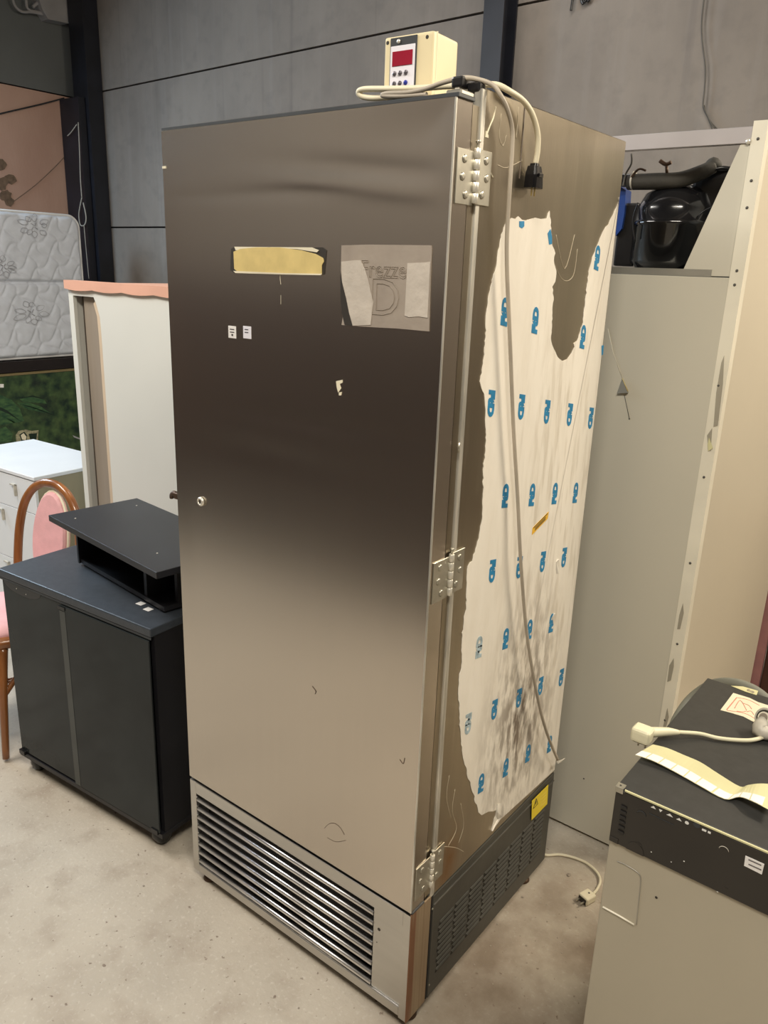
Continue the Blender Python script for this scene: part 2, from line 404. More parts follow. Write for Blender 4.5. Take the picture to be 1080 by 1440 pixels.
# rope on the pillar
q = [U(1, 2.58, *p) for p in [(110, 172), (112, 215), (113, 250), (115, 278)]]
mb = MB().tube(q, .004, 6)
lp = [U(1, 2.58, *p) for p in [(115, 278), (111, 300), (113, 316), (119, 316), (121, 305), (117, 285)]]
mb.tube(lp, .0045, 6)
mb.tube([U(1, 2.58, *p) for p in [(118, 316), (121, 350), (125, 392)]], .003, 6)
mb.tube([U(1, 2.58, *p) for p in [(108, 175), (100, 186), (95, 191)]], .004, 6)
tag(rebase(mb.build('hanging_rope', M['rope'])), 'thin pale rope with a knotted loop hanging on the left black pillar', 'rope')
q = [U(0, XL+.012, *p) for p in [(0, 160), (30, 153), (60, 146), (90, 138)]]
tag(rebase(MB().tube(q, .006, 6).build('black_cable', M['seam'])), 'thin black cable slanting across the pink wall to the pillar', 'cable')
q = [U(0, XL+.006, *p) for p in [(18, 284), (50, 260), (80, 232), (95, 215)]]
tag(rebase(MB().tube(q, .0025, 5).build('thin_string', M['mould'])), 'thin brown string across the pink wall above the mattress', 'string')
def blob(cx, cy, rx, ry, n=14, seed=0, jit=.2):
    rnd = random.Random(seed)
    return [(cx+rx*(1+jit*(rnd.random()-.5))*cos(2*pi*i/n), cy+ry*(1+jit*(rnd.random()-.5))*sin(2*pi*i/n)) for i in range(n)]
mb = MB()
for i, (cx, cy, rx, ry) in enumerate([(2, 232, 7, 8), (14, 252, 10, 7), (3, 258, 7, 10), (8, 275, 8, 8), (13, 284, 7, 6)]):
    pts = [U(0, XL+.002, *p) for p in blob(cx, cy, rx, ry, seed=i, jit=.4)]
    mb.hull([(XL+.001, p.y, p.z) for p in pts], [(XL+.003+.001*i, p.y, p.z) for p in pts])
tag(rebase(mb.build('wall_decal', M['mould'])), 'brown blotchy flower decal on the pink wall above the mattress', 'decal')
# junction box with conduits, top left
jb = thing('junction_box', 'dull grey conduit box high on the dark wall beside the left pillar', 'junction box', (XL, 2.5, 3.45))
a = U(0, XL+.1, 58, 8); b = U(0, XL+.1, 97, 33)
wb(MB().prism([(U(0, XL+.1, *p).y, U(0, XL+.1, *p).z) for p in [(48, -20), (100, -20), (97, 33), (68, 27), (60, 14)]], 0, XL+.002, XL+.10), 'housing', M['jbox'], jb)
wb(MB().tube([U(0, XL+.06, *p) for p in [(16, -12), (20, 6), (30, 16), (45, 17), (60, 20)]], .010, 8), 'conduit', M['jbox'], jb)
wb(MB().tube([U(0, XL+.06, *p) for p in [(38, -12), (37, 4), (41, 14), (58, 18), (64, 24)]], .010, 8), 'conduit', M['jbox'], jb)
wb(MB().tube([U(0, XL+.06, *p) for p in [(46, 10), (55, 3), (64, 5)]], .012, 8), 'conduit', M['jbox'], jb)

# wall cord, right
mb = MB()
mb.tube([U(1, YB-.02, *p) for p in [(991, -8), (987, 30), (988, 60), (992, 95), (991, 125), (989, 150), (996, 166), (1003, 185)]], .0035, 6)
mb.tube([U(1, YB-.012, *p) for p in [(990, 148), (994, 162), (1000, 172), (1010, 183)]], .003, 6)
mb.tube([U(1, YB-.03, *p) for p in [(989, 149), (998, 170), (1005, 180)]], .002, 5)
tag(rebase(mb.build('wall_wire', M['cord'])), 'dark frayed cord hanging down the concrete wall at upper right', 'wire')
mb = MB()
for p in [[(822, -6), (821, 4), (826, -2)], [(806, -6), (804, 8), (803, 15)], [(816, -8), (818, 2), (820, 6)], [(824, -6), (830, -4), (826, 3)]]:
    mb.tube([U(1, YB-.02, *x) for x in p], .006, 6)
tag(rebase(mb.build('wire_tuft', M['black'])), 'small black tuft of wire ends at the top of the wall', 'wire')

# ------------------------------------------------------------------ the steel fridge
W, D, H, HB = .7678, .7115, 2.0, .3549
fr = thing('upright_fridge', 'tall stainless steel upright freezer with torn white protective film on its side', 'fridge', (-W/2, D/2, 0))
BT = 2.028; Z1 = .3428; ZB = .035
# carcass
mb = MB(); mb.box(-W, 0, .088, D, Z1, BT, .002, 1)
body = wb(mb, 'body', M['steelside'], fr, 'weathered brownish steel body')
wb(MB().box(-W+.02, -.02, .05, .088, Z1+.015, H-.015), 'door_gasket', M['gasket'], fr, 'black rubber door gasket')
wb(MB().box(-.016, .0008, .0775, .0925, Z1, BT-.002, .0015, 1), 'edge_trim', M['galv'], fr, 'pale worn metal strip along the body edge')
wb(MB().box(-.05, -.004, .058, .0775, Z1+.01, BT-.03), 'front_return', M['steelside'], fr)
# a ridge seam on the side sheet near the top and a vertical fold
p = U(0, 0, 738, 150)
wb(MB().box(.0003, .0016, p.y-.001, p.y+.0006, 1.90, BT-.003), 'sheet_fold', M['taupe2'], fr)
# door: gridded front face with shallow dents
mb = MB(); nx, nz = 64, 330
def dent(x, z):
    u = (x+W)/W; v = (z-HB)/(H-HB)
    e = min(1, u*14, (1-u)*14, v*30, (1-v)*30); e = max(0, e)
    d = .0016*noise.noise(Vector((x*3.2+4, z*1.5, 1)))
    d += .0045*math.exp(-((x+.02)/.16)**2-((z-1.985)/.05)**2)
    d += .0024*math.exp(-((x+.16)/.22)**2-((z-1.90+.10*(x+.16))/.018)**2)
    d -= .0022*math.exp(-((x+.20)/.20)**2-((z-1.87+.10*(x+.2))/.016)**2)
    d += .0011*math.exp(-((x+.45)/.28)**2-((z-1.865)/.014)**2)
    d += .0012*math.exp(-((x+.45)/.25)**2-((z-1.33)/.03)**2)
    d += .0012*math.exp(-((x+.3)/.3)**2-((z-1.42)/.02)**2)
    return d*e
vs = []
for j in range(nz+1):
    for i in range(nx+1):
        x = -W+W*i/nx; z = HB+(H-HB)*j/nz
        vs.append((x, dent(x, z), z))
fs = [[j*(nx+1)+i, j*(nx+1)+i+1, (j+1)*(nx+1)+i+1, (j+1)*(nx+1)+i] for j in range(nz) for i in range(nx)]
mb.add(vs, fs, True)
dt = .050
mb.add([(-W, 0, HB), (0, 0, HB), (0, dt, HB), (-W, dt, HB), (-W, 0, H), (0, 0, H), (0, dt, H), (-W, dt, H)],
       [[1, 2, 6, 5], [2, 3, 7, 6], [3, 0, 4, 7], [0, 1, 2, 3], [4, 5, 6, 7]])
door = wb(mb, 'door', M['steel'], fr, 'brushed stainless steel door')
# folded edges: slim bright corner, top seal strip, bottom lip
wb(MB().box(-.0022, .0012, -.0012, .003, HB, H, .0008, 1), 'door_corner', M['galv'], door, 'bright folded corner of the door')
wb(MB().box(-W-.001, .004, .001, dt+.002, H, H+.007, .001, 1), 'top_seal', M['gasket'], door, 'dark rubber strip along the door top')
wb(MB().box(-W-.001, .003, .003, dt, HB-.005, HB-.0004, .001, 1), 'bottom_seal', M['gasket'], door)
# top of carcass behind door: little bracket
p = U(0, 0.0, 660, 118)
wb(MB().box(-.035, -.004, .02, .060, H+.0075, H+.016, .002, 1), 'top_pivot', M['hinge'], door)
# lock and latch
c = U(1, 0, 283.5, 705)
lk = wb(MB().lathe([(.0115, 0), (.0115, -.003), (.009, -.006), (.0065, -.0065), (.0065, -.004), (.0062, -.0035)], (c.x, -.0005, c.z), 'y', 24), 'lock', M['pin'], door, 'round key lock')
wb(MB().box(c.x-.0007, c.x+.0007, -.0075, -.004, c.z-.004, c.z+.004), 'keyhole', M['ink'], lk)
c = U(1, .03, 245, 695)
lt = MB(); lt.box(c.x+.008, -W-.0005, .02, .034, c.z-.008, c.z+.009, .002, 1); lt.tube([(c.x+.012, .027, c.z+.004), (c.x+.002, .027, c.z+.003), (c.x-.006, .027, c.z-.003), (c.x-.008, .027, c.z-.012)], [.007, .0075, .006, .005], 8)
wb(lt, 'latch', M['copper'], door, 'small brown metal latch hook')
c = U(1, .0, 232, 235)
wb(MB().box(-W+.0, -W+.012, -.0016, -.0004, c.z-.003, c.z+.002), 'sticker_scrap', M['cream_edge'], door)
# door stickers and residue
def onf(u, v, y=0): p = U(1, y, u, v); return (p.x, p.z)
def plate(name, pix, m, parent, t0, t1, label=None):
    return wb(MB().prism([onf(*p) for p in pix], 1, t0, t1), name, m, parent, label)
yl = plate('adhesive_patch', [(326, 350), (331, 347), (455, 348), (460, 352), (457, 386), (331, 384), (325, 380)], M['ink'], door, -.0022, -.0006, 'gold adhesive patch with torn dark edges')
plate('patch_foam', [(330, 354), (340, 350), (362, 348), (395, 348), (425, 352), (445, 357), (456, 363), (457, 368), (454, 373), (454, 386), (400, 384.5), (336, 382.5), (331, 378)], M['foam'], yl, -.0034, -.0024, 'yellow gold foam face')
plate('torn_edge', [(331, 347), (440, 348), (450, 352), (447, 355), (420, 350.5), (380, 347.8), (350, 349), (333, 352)], M['cream_edge'], yl, -.0032, -.0024)
plate('torn_edge', [(330, 381), (400, 384), (455, 385), (453, 387), (400, 386), (333, 384)], M['cream_edge'], yl, -.0042, -.0035)
ad = plate('adhesive_square', [(481, 345), (520, 344), (607, 345), (608, 350), (606, 400), (604, 466), (560, 462), (505, 459), (481, 457), (485, 430), (480, 380)], M['adh'], door, -.0016, -.0005, 'grey square of adhesive residue with outlined lettering')
plate('paper_residue', [(481, 368), (500, 366), (508, 366), (514, 378), (519, 395), (522, 410), (526, 425), (524, 440), (522, 457), (497, 458), (490, 440), (486, 420), (482, 395)], M['adh2'], ad, -.0024, -.0018)
plate('paper_residue', [(574, 370), (600, 369), (606, 368), (604, 410), (602, 447), (590, 445), (576, 446), (570, 444), (572, 405)], M['adh2'], ad, -.0024, -.0018)
plate('dark_tear', [(480, 385), (483, 400), (488, 420), (492, 440), (497, 458), (486, 457), (482, 440), (480, 415)], M['ink'], ad, -.0028, -.0025)
A0 = Vector((onf(481, 345)[0], 0, onf(481, 345)[1])); A1 = Vector((onf(607, 345)[0], 0, onf(607, 345)[1]))
def on3(u, v, y): p = onf(u, v, y); return Vector((p[0], y, p[1]))
x1, x2 = on3(508, 380, -.002), on3(571, 380, -.002)
tx = text_mb('Frezze', .052, outline=.0005, bold=0)
wd = max(v[0] for v in tx.V)-min(v[0] for v in tx.V); k = (x2-x1).length/wd
tx.V = [(v[0]*k, v[1]*k*1.05, v[2]) for v in tx.V]
wb(place(tx, (x1+x2)/2 + Vector((0, 0, 0)), (1, 0, 0), (0, 0, 1)), 'lettering', M['taupe'], ad)
c1 = on3(541, 421, -.002); tx = text_mb('D', .13, outline=.0006)
hh = max(v[1] for v in tx.V)-min(v[1] for v in tx.V); k = (on3(541, 396, 0)-on3(541, 447, 0)).length/hh
tx.V = [(v[0]*k*1.05, v[1]*k, v[2]) for v in tx.V]
wb(place(tx, c1, (1, 0, 0), (0, 0, 1)), 'lettering', M['taupe'], ad)
for k_, (u, v, mm) in enumerate(((327, 467, 'paper'), (348, 467.5, 'paperblue'))):
    c = on3(u, v, 0)
    st = wb(MB().box(c.x-.0125, c.x+.0125, -.0012, -.0004, c.z-.013, c.z+.013, .0003, 1), 'price_sticker', M[mm], door, 'small square white sticker')
    for dz in (.006, 0):
        wb(MB().box(c.x-.007, c.x+.007-.003*k_, -.0016, -.0013, c.z+dz-.0009, c.z+dz+.0009), 'print_line', M['btn'], st)
    if k_ == 0: wb(MB().box(c.x-.002, c.x+.003, -.0016, -.0013, c.z-.008, c.z-.004), 'print_line', M['ink'], st)
mb = MB(); 
for pl in [[(473, 536), (482, 534), (482, 538), (478, 540), (480, 546), (476, 552), (474, 545)], [(477, 552), (481, 551), (480, 556), (477, 556)]]:
    mb.prism([onf(*p) for p in pl], 1, -.0012, -.0003)
wb(mb, 'tape_scrap', M['cream_edge'], door)
for pl, r in (([(394, 387), (394, 392), (395, 400)], .0007), ([(395, 415), (395, 421), (395, 428)], .0005)):
    wb(MB().tube([on3(*p, -.0004) for p in pl], r, 5), 'glue_drip', M['cream_edge'], door)
for pl, r in (([(456, 1165), (462, 1159), (470, 1158), (478, 1164), (484, 1174)], .0004), ([(460, 1178), (472, 1184), (486, 1182)], .0003),
              ([(439, 965), (444, 972), (443, 976)], .0008), ([(562, 1068), (567, 1074), (569, 1066)], .0008)):
    wb(MB().tube([on3(*p, -.0002) for p in pl], r, 5), 'scuff_mark', M['copper'], door)

# hinges
def hinge(pixc):
    c = U(0, 0, *pixc); zc = c.z; hh = .045; ky = .0665
    mb = MB(); mb.box(.0002, .0026, .010, ky-.003, zc-hh-.003, zc+hh-.006, .0006, 1)
    h = wb(mb, 'hinge', M['hinge'], fr, 'zinc plated butt hinge')
    wb(MB().box(.0014, .0038, ky+.003, .118, zc-hh, zc+hh-.001, .0006, 1), 'hinge_leaf', M['hinge'], h)
    for k in range(5):
        a = zc-hh+k*(2*hh/5)
        wb(MB().lathe([(.0050, a+.0008), (.0056, a+.0014), (.0056, a+2*hh/5-.0014), (.0050, a+2*hh/5-.0008)], (.0056, ky, 0), 'z', 14), 'barrel', M['pin'], h)
    wb(MB().lathe([(.0025, zc+hh-.002), (.0025, zc+hh+.006), (.0045, zc+hh+.008), (.0045, zc+hh+.011), (.002, zc+hh+.0125)], (.0056, ky, 0), 'z', 12), 'pin', M['hinge'], h)
    for dy, off, xs in ((.034, -.004, .0026), (.0975, 0, .0038)):
        for k in (-1, 0, 1):
            yy = dy+(.006 if k == -1 else -.002 if k == 1 else -.006)*(1 if dy < .05 else -1)
            sc = wb(MB().lathe([(.0072, 0), (.0068, .0014), (.0050, .0024), (.0030, .0026)], (xs, yy, zc+k*.028+off), 'x', 16), 'screw', M['hinge'], h)
for pc_ in ((662, 247), (629, 808), (605, 1222)): hinge(pc_)
wb(MB().tube([(.0056, .0665, 1.40), (.0056, .0665, 1.42)], .002, 6), 'spacer', M['hinge'], fr)

# base: front frame, louvres, blank panel, rusty corner, vent panel
GX0, GX1, GZ0, GZ1 = -W+.018, -.110, .062, .302
mb = MB()
mb.box(-W-.006, -W+.018, .004, .05, ZB, HB-.014, .0015, 1)         # left stile
mb.box(-W+.0181, -.022, .004, .05, GZ1, HB-.014, .0015, 1)            # top rail
mb.box(-W+.0181, -.0225, .004, .05, ZB, GZ0, .0015, 1)                     # bottom rail
wb(mb, 'base_frame', M['steelbase'], fr, 'satin steel frame around the louvres')
wb(MB().box(GX1, -.024, .0085, .03, GZ0, GZ1, .001, 1), 'blank_panel', M['steelbase'], fr, 'plain grey steel panel beside the louvres')
for (u, v, r) in ((533, 1307, .004), (548, 1284, .0022), (530, 1325, .0012)):
    c = U(1, .0085, u, v); wb(MB().lathe([(r, 0), (r, -.0006)], (c.x, .0083, c.z), 'y', 12), 'bolt_hole', M['ink'], fr)
wb(MB().box(-.0235, -.0222, .006, .03, GZ0, GZ1+.02), 'panel_gap', M['blackgap'], fr)
wb(MB().box(-W+.01, -.03, .052, .06, ZB, Z1-.01), 'grille_backing', M['blackgap'], fr, 'dark void behind the louvres')
slat = None; NS = 8; pitch = (GZ1-GZ0)/NS
prof = [(.026, .006), (.016, .0075), (.009, .0055), (.0055, .001), (.0050, -.004), (.0065, -.0075), (.0085, -.0065), (.0075, -.003), (.0095, .002), (.016, .004), (.026, .003)]
prof = [(y, z) for y, z in prof]
me = None
for k in range(NS):
    if me is None:
        mb = MB(); mb.tube([(GX0+.001, .011, 0), (GX1-.001, .011, 0)], .0062, 16, spline=False); mb.box(GX0+.0012, GX1-.0012, .0135, .0185, -.0015, .0015)
        sl = mb.build('louvre_slat', M['slat'], fr, inv(fr)); me = sl.data
    else:
        sl = bpy.data.objects.new('louvre_slat', me); COL.objects.link(sl); sl.parent = fr
    sl.location = (0, 0, GZ0+.008+k*pitch)
wb(MB().prism([(-.002, ZB-.002), (-.002, HB-.012), (-.022, HB-.012), (-.022, ZB-.002)], 1, .003, .010), 'corner_face', M['steelbase'], fr)
wb(MB().box(-.004, .0004, .0035, .082, ZB-.006, HB-.008, .001, 1), 'corner_post', M['rust'], fr, 'corner post streaked with red brown rust')
vp = wb(MB().box(-.003, .002, .088, D-.001, ZB, Z1-.002, .0012, 1), 'side_vent_panel', M['ventplate'], fr, 'charcoal slotted ventilation panel')
wb(MB().box(.002, .0048, .090, D-.002, Z1-.030, Z1-.0265), 'panel_lip', M['ventlip'], vp)
wb(MB().box(.002, .0036, .0885, .0905, ZB+.002, Z1-.030), 'panel_lip', M['ventlip'], vp)
wb(MB().box(-.008, .001, .0825, .0875, ZB, Z1), 'side_gap', M['blackgap'], fr)
sm = None; rows, cols = 10, 8; y0, dy = .118, .069; z0, dz = .096, .0158
for r in range(rows):
    for c in range(cols):
        if sm is None:
            mb = MB(); mb.hull([(.0018, 0, .0050), (.0018, .061, .0050), (.0018, .061, 0), (.0018, 0, 0)], [(.0030, .001, .0046), (.0030, .060, .0046), (.0058, .058, .0008), (.0058, .003, .0008)])
            me_l = mb.mesh('louvre_slot', M['ventlip'])
            mb = MB().box(.0016, .0026, .000, .061, -.0075, 0); sm = mb.mesh('slot_opening', M['ventslot'])
            louvre_meshes = (me_l, sm)
        off = Vector((0, y0+c*dy + (.004 if r % 2 else 0), z0+r*dz)) - Vector(fr.location)
        for nme, mm in (('vent_louvre', louvre_meshes[0]), ('vent_slot', louvre_meshes[1])):
            o = bpy.data.objects.new(nme, mm); COL.objects.link(o); o.parent = vp; o.location = off
for (u, v) in ((608, 1278), (603, 1385), (757, 1128)):
    c = U(0, .002, u, v); wb(MB().lathe([(.003, 0), (.0026, .0015), (.001, .002)], (.002, c.y, c.z), 'x', 10), 'rivet', M['hinge'], vp)
ys = [U(0, .003, *p) for p in [(747, 1126), (770, 1103), (768.5, 1130), (746.5, 1153)]]
yk = wb(MB().prism([(p.y, p.z) for p in ys], 0, .0049, .0056), 'warning_sticker', M['yellow'], vp, 'yellow warning sticker with triangle')
# feet
for (x, y) in ((-.026, .05), (-.735, .035), (-.026, D-.085), (-.70, D-.07)):
    wb(MB().lathe([(.020, 0), (.022, .003), (.018, .009), (.008, .012), (.008, ZB+.002)], (x, y, 0), 'z', 16), 'foot', M['copper'], fr, 'rusty adjustable foot')
# film
left = [(711,312.5),(719,306.5),(724,308),(728,304),(733,309),(739,310),(752,306),(760,308),(768,307),(770,300),(772,296.6),(773.6,308.5),(775,330),(775.7,345),(780,356),(778,366),(781.5,385),(780,396),(775.7,403.5),(777.6,416.7),(776,440),(774.4,480),(778,490.5),(783.6,502.4),(790,507.7),(797,505),(803.4,495.8),(807,488),(806,483),(811,479),(812.7,474.8),(816,462),(819.3,453.7),(820,440),(823,416.7),(825,400),(828.5,377),(832,362),(839,345.5),(843,335),(847,326),(851,319),(855,316),(857.5,308.5),(861,303),(864,295),(867,290),(870,277)]
right = [(783.5,1078)]
bot = [(702,1153),(690,1167),(694,1152),(699,1134),(697,1139),(692.6,1140.6),(686,1141),(676.7,1146),(672,1142),(670,1131.4),(667,1128),(667,1120),(663,1112),(661,1099.7),(657,1094),(656,1083),(651.7,1070.7),(649,1055),(647.7,1039),(645.5,1020),(645.9,1004.7),(644,980),(645,952),(648,940),(649,930.8),(648,915),(649,899),(651.7,867.5),(655,835.8),(655,857),(656,820),(657,796.7),(660,791),(663.5,788.8),(668,772),(672.8,757),(676,737),(678,717.5),(679,690),(678.6,664.7),(681,640),(683,620),(682,600),(682,585.6),(680,554),(676,545),(674,536.7),(677,525),(678.6,511.7),(680,495),(681,480),(682,469.5),(683,440),(686,416.7),(689,404),(691,398),(693,386),(696.5,377),(699,358),(702,343),(704,330),(707,321.7)]
bot = [p for p in bot if p != (655,835.8)]
poly = []
seq = left+right+bot
for i, p in enumerate(seq):
    poly.append(p); qn = seq[(i+1) % len(seq)]
    L = math.hypot(qn[0]-p[0], qn[1]-p[1])
    if L > 6 and p not in right and qn not in right and p != (870,277):
        for k in range(1, int(L//4)):
            t = k/int(L//4); poly.append((p[0]+(qn[0]-p[0])*t+random.uniform(-.8, .8), p[1]+(qn[1]-p[1])*t))
yz = [(min(U(0, 0, *p).y, D-.0008), max(U(0, 0, *p).z, Z1+.001)) for p in poly]
film = wb(MB().prism(yz, 0, .0004, .0016), 'protective_film', M['film'], fr, 'torn white protective film printed with blue logos')
# curled scraps of the film at its lower tear and rear edge
def scrap(pix, x0=.0016, x1=.006):
    pts = [U(0, 0, *p) for p in pix]; n = len(pts)
    lo = [(x0, p.y, p.z) for p in pts]; hi = [(x1 if i % 2 else x0+.0012, p.y+.001, p.z+.001) for i, p in enumerate(pts)]
    return MB().hull(lo, hi)
for px_ in ([(698, 1131), (702, 1130), (704, 1138), (703, 1148), (699, 1152), (697, 1142)], [(781, 790), (783, 786), (784, 800), (782, 806)], [(775, 868), (778, 862), (777, 878)], [(700, 1150), (703, 1148), (694, 1164), (690, 1168)]):
    wb(scrap(px_), 'film_scrap', M['film'], film)
# logos
lg = [(690.5,566,0),(733,571,0),(769,578,0),(801,582,0),(830.6,587,0),(711,698.5,1),(748.5,697,1),(780.5,695,1),(809.5,694,1),
      (692,802,0),(730,797,0),(763,789,0),(793,783,0),(711.6,899,1),(745,886,1),(775.7,877,1),(695,997,0),(729.5,981,0),(760,964,0),(789,952,0),
      (677,1102,1),(711.6,1080,1),(742.7,1060,1),(773,1047,1),(840,364,1),(710,440,1),(753,452,1),(820,475,1),(674,911,3),(658,1017,2)]
base = text_mb('FtD', .030, extrude=.00025, bold=.0024, shear=.15, spacing=.95)
wd = max(v[0] for v in base.V)-min(v[0] for v in base.V); hg = max(v[1] for v in base.V)-min(v[1] for v in base.V)
base.V = [(v[0]*.056/wd, v[1]*.026/hg, v[2]) for v in base.V]
lms = {}
for kk in (0, 1, 2, 3):
    mb = MB(); mb.add(base.V, base.F)
    sgn = -1 if kk in (0, 2) else 1
    place(mb, (0, 0, 0), (0, 0, sgn), (0, -sgn, 0))
    lms[kk] = mb.mesh('logo', M['logofade'] if kk > 1 else M['logo'])
for (u, v, kk) in lg:
    c = U(0, .0018, u, v)
    o = bpy.data.objects.new('printed_logo', lms[kk]); COL.objects.link(o); o.parent = film
    o.location = Vector((.0020, c.y, c.z)) - Vector(fr.location)
def clipped(pix):
    pts = [U(0, 0, *p) for p in pix]
    wb(MB().prism([(p.y, p.z) for p in pts], 0, .0017, .0022), 'printed_logo', M['logo'], film)
clipped([(729, 311), (736, 311), (736, 318), (733, 321), (729, 319)])
clipped([(769, 328), (773, 322), (775, 333), (775, 343), (771, 344)])
clipped([(845, 486), (848, 485), (847, 498), (845, 500)])
# amber sticker
pts = [U(0, 0, *p) for p in [(748, 742), (747, 752), (769, 729), (770.5, 719)]]
ams = wb(MB().prism([(p.y, p.z) for p in pts], 0, .0017, .0024), 'amber_sticker', M['orange'], film, 'slanting amber sticker with dark lines')
for t in (.12, .42, .68):
    a = pts[0].lerp(pts[1], t); b = pts[3].lerp(pts[2], t)
    e = .004 if t == .12 else .012
    d = (b-a).normalized(); n_ = Vector((0, -d.z, d.y))*.0012
    aa, bb = a+d*e, b-d*(.002+e)
    wb(MB().hull([(.0022, *(aa+n_)[1:]), (.0022, *(bb+n_)[1:]), (.0022, *(bb-n_)[1:]), (.0022, *(aa-n_)[1:])], [(.0027, *(aa+n_)[1:]), (.0027, *(bb+n_)[1:]), (.0027, *(bb-n_)[1:]), (.0027, *(aa-n_)[1:])]), 'printed_line', M['ink'], ams)
# triangle symbol
tc_ = U(0, .005, 753, 1130); tr = .018
tri = [Vector((.0061, tc_.y+tr*.9*cos(a), tc_.z+tr*.95*sin(a))) for a in (pi/2, pi/2+2*pi/3, pi/2+4*pi/3)]
wb(MB().tube(tri+[tri[0]], .0008, 5, spline=False), 'warning_triangle', M['ink'], vp)
wb(MB().tube([Vector((.0061, tc_.y, tc_.z+.009)), Vector((.0061, tc_.y-.001, tc_.z)), Vector((.0061, tc_.y+.001, tc_.z-.003))], .0009, 5, spline=False), 'warning_triangle', M['ink'], vp)
# glue runs on bare steel
mb = MB()
for pl in [[(697,150),(694,165),(690,175),(686,185),(684,193)], [(684,215),(690,225),(688,238),(693,250)]]:
    mb.tube([U(0, .0004, *p) for p in pl], [.0014]*len(pl), 5)
mb.prism([(U(0,0,*p).y, U(0,0,*p).z) for p in [(682, 193), (683, 184), (686, 190), (686, 194)]], 0, .0003, .0015)
wb(mb, 'glue_run', M['cream_edge'], fr)
for pl in [[(705, 160), (702, 190), (707, 205), (712, 190)], [(728, 175), (726, 195), (729, 150)], [(700, 232), (710, 236), (722, 232), (735, 225)], [(640, 1110), (636, 1140), (642, 1165), (630, 1190)],
           [(648, 1130), (652, 1160), (645, 1185)], [(632, 1090), (628, 1120), (634, 1150)], [(620, 1190), (640, 1192), (652, 1198)], [(772, 350), (790, 392), (806, 388), (812, 350)], [(782, 330), (794, 378), (808, 330)]]:
    wb(MB().tube([U(0, .0003, *p) for p in pl], .0006, 5), 'glue_swirl', M['gluefilm'], fr)
for k in range(4):
    a = ys[0].lerp(ys[3], .25+.17*k); b = ys[1].lerp(ys[2], .25+.17*k)
    a2, b2 = a.lerp(b, .52), a.lerp(b, .9)
    wb(MB().tube([(.0058, a2.y, a2.z), (.0058, b2.y, b2.z)], .0004, 4, spline=False), 'print_line', M['foam'], yk)

# control box on the fridge
cb = thing('thermostat_box', 'cream plastic thermostat box with red display standing on the steel freezer', 'controller', (-.175, .15, BT), radians(3))
def lb(t): return inv(t).inverted()
bw, bh, bd = .106, .104, .085
wb2 = lambda mb, n, m, p, l=None: mb.build(n, m, p, None, l)
hs = MB().box(-bw/2, bw/2, -.055, bd-.055, .0, bh, .005, 3).build('housing', M['boxcream'], cb)
MB().box(-bw/2-.0008, bw/2+.0008, -.044, -.0425, .001, bh+.0006).build('lid_seam', M['cream_edge'], cb)
fp = MB().box(-bw/2+.014, bw/2-.034, -.0572, -.0545, .001, bh-.003, .001, 1).build('fascia', M['gasket'], cb)
MB().box(-bw/2+.0165, bw/2-.0365, -.0585, -.0570, .002, bh-.017, .0004, 1).build('keypad', M['paperblue'], fp)
MB().box(-bw/2+.021, bw/2-.041, -.0596, -.0583, bh-.050, bh-.026, .0004, 1).build('display', M['red'], fp)
for r in range(2):
    for c in range(3):
        MB().lathe([(.0042, 0), (.0042, -.0015), (.003, -.003), (.001, -.0034)], (-bw/2+.027+c*.0125, -.0584, bh-.062-r*.0165), 'y', 14).build('button', M['btnblue'] if (r, c) == (1, 2) else M['btn'], fp)
MB().lathe([(.004, 0), (.0035, -.002), (.001, -.0025)], (-bw/2+.033, -.0572, bh-.010), 'y', 12).build('screw', M['pin'], fp)
for xx in (-bw/2+.007, bw/2-.014):
    MB().lathe([(.0032, 0), (.0032, -.0004)], (xx, -.055, bh-.009), 'y', 12).build('screw_hole', M['ink'], cb)

# cables on the fridge
def top(u, v, z): return U(2, z, u, v)
A = [U(1, .088, 560, 134), U(1, .084, 528, 138), U(1, .082, 510, 136), U(1, .080, 504, 130), U(1, .079, 512, 125.5), U(1, .078, 545, 125), U(1, .078, 590, 124), U(1, .082, 630, 121), U(1, .092, 660, 121)]
A += [Vector((-.016, .108, BT+.010)), Vector((.002, .122, BT+.010)), U(0, .016, 716, 128), U(0, .020, 736, 142), U(0, .023, 749, 162), U(0, .023, 756, 188), U(0, .021, 756, 212), U(0, .018, 753, 230)]
pg = thing('black_plug', 'black power plug on a cream cable hanging down the freezer side', 'plug', U(0, .018, 750, 264))
wb(MB().tube(A, .0052, 10, step=6), 'cable', M['cablecream'], pg, 'cream cable looping over the freezer top')
pt = U(0, .018, 752, 230); pbm = U(0, .018, 750, 263)
d = (pbm-pt)
mb = MB()
rings = []
prof = [(.0, .007, .007), (.10, .008, .008), (.12, .0135, .010), (.5, .0175, .013), (.8, .0195, .013), (1.06, .0205, .013)]
n = 16; vs = []
for t, ry, rx in prof:
    c = pt + d*t
    for k in range(n):
        a = 2*pi*k/n; ca, sa = cos(a), sin(a)
        ex = .5
        vs.append((c.x+rx*math.copysign(abs(sa)**ex, sa), c.y+ry*math.copysign(abs(ca)**ex, ca), c.z))
fs = [[i*n+k, i*n+(k+1) % n, (i+1)*n+(k+1) % n, (i+1)*n+k] for i in range(len(prof)-1) for k in range(n)]
mb.add(vs, fs, False); mb.F.append(list(range(n))[::-1]); mb.S.append(False); mb.F.append([(len(prof)-1)*n+k for k in range(n)]); mb.S.append(False)
wb(mb, 'plug_body', M['plugblack'], pg, 'glossy black plug body')
mid = pt+d*.5
wb(MB().box(mid.x+.0125, mid.x+.0155, mid.y-.008, mid.y+.009, mid.z-.004, mid.z+.003, .001, 1), 'grip_ridge', M['comp'], pg)
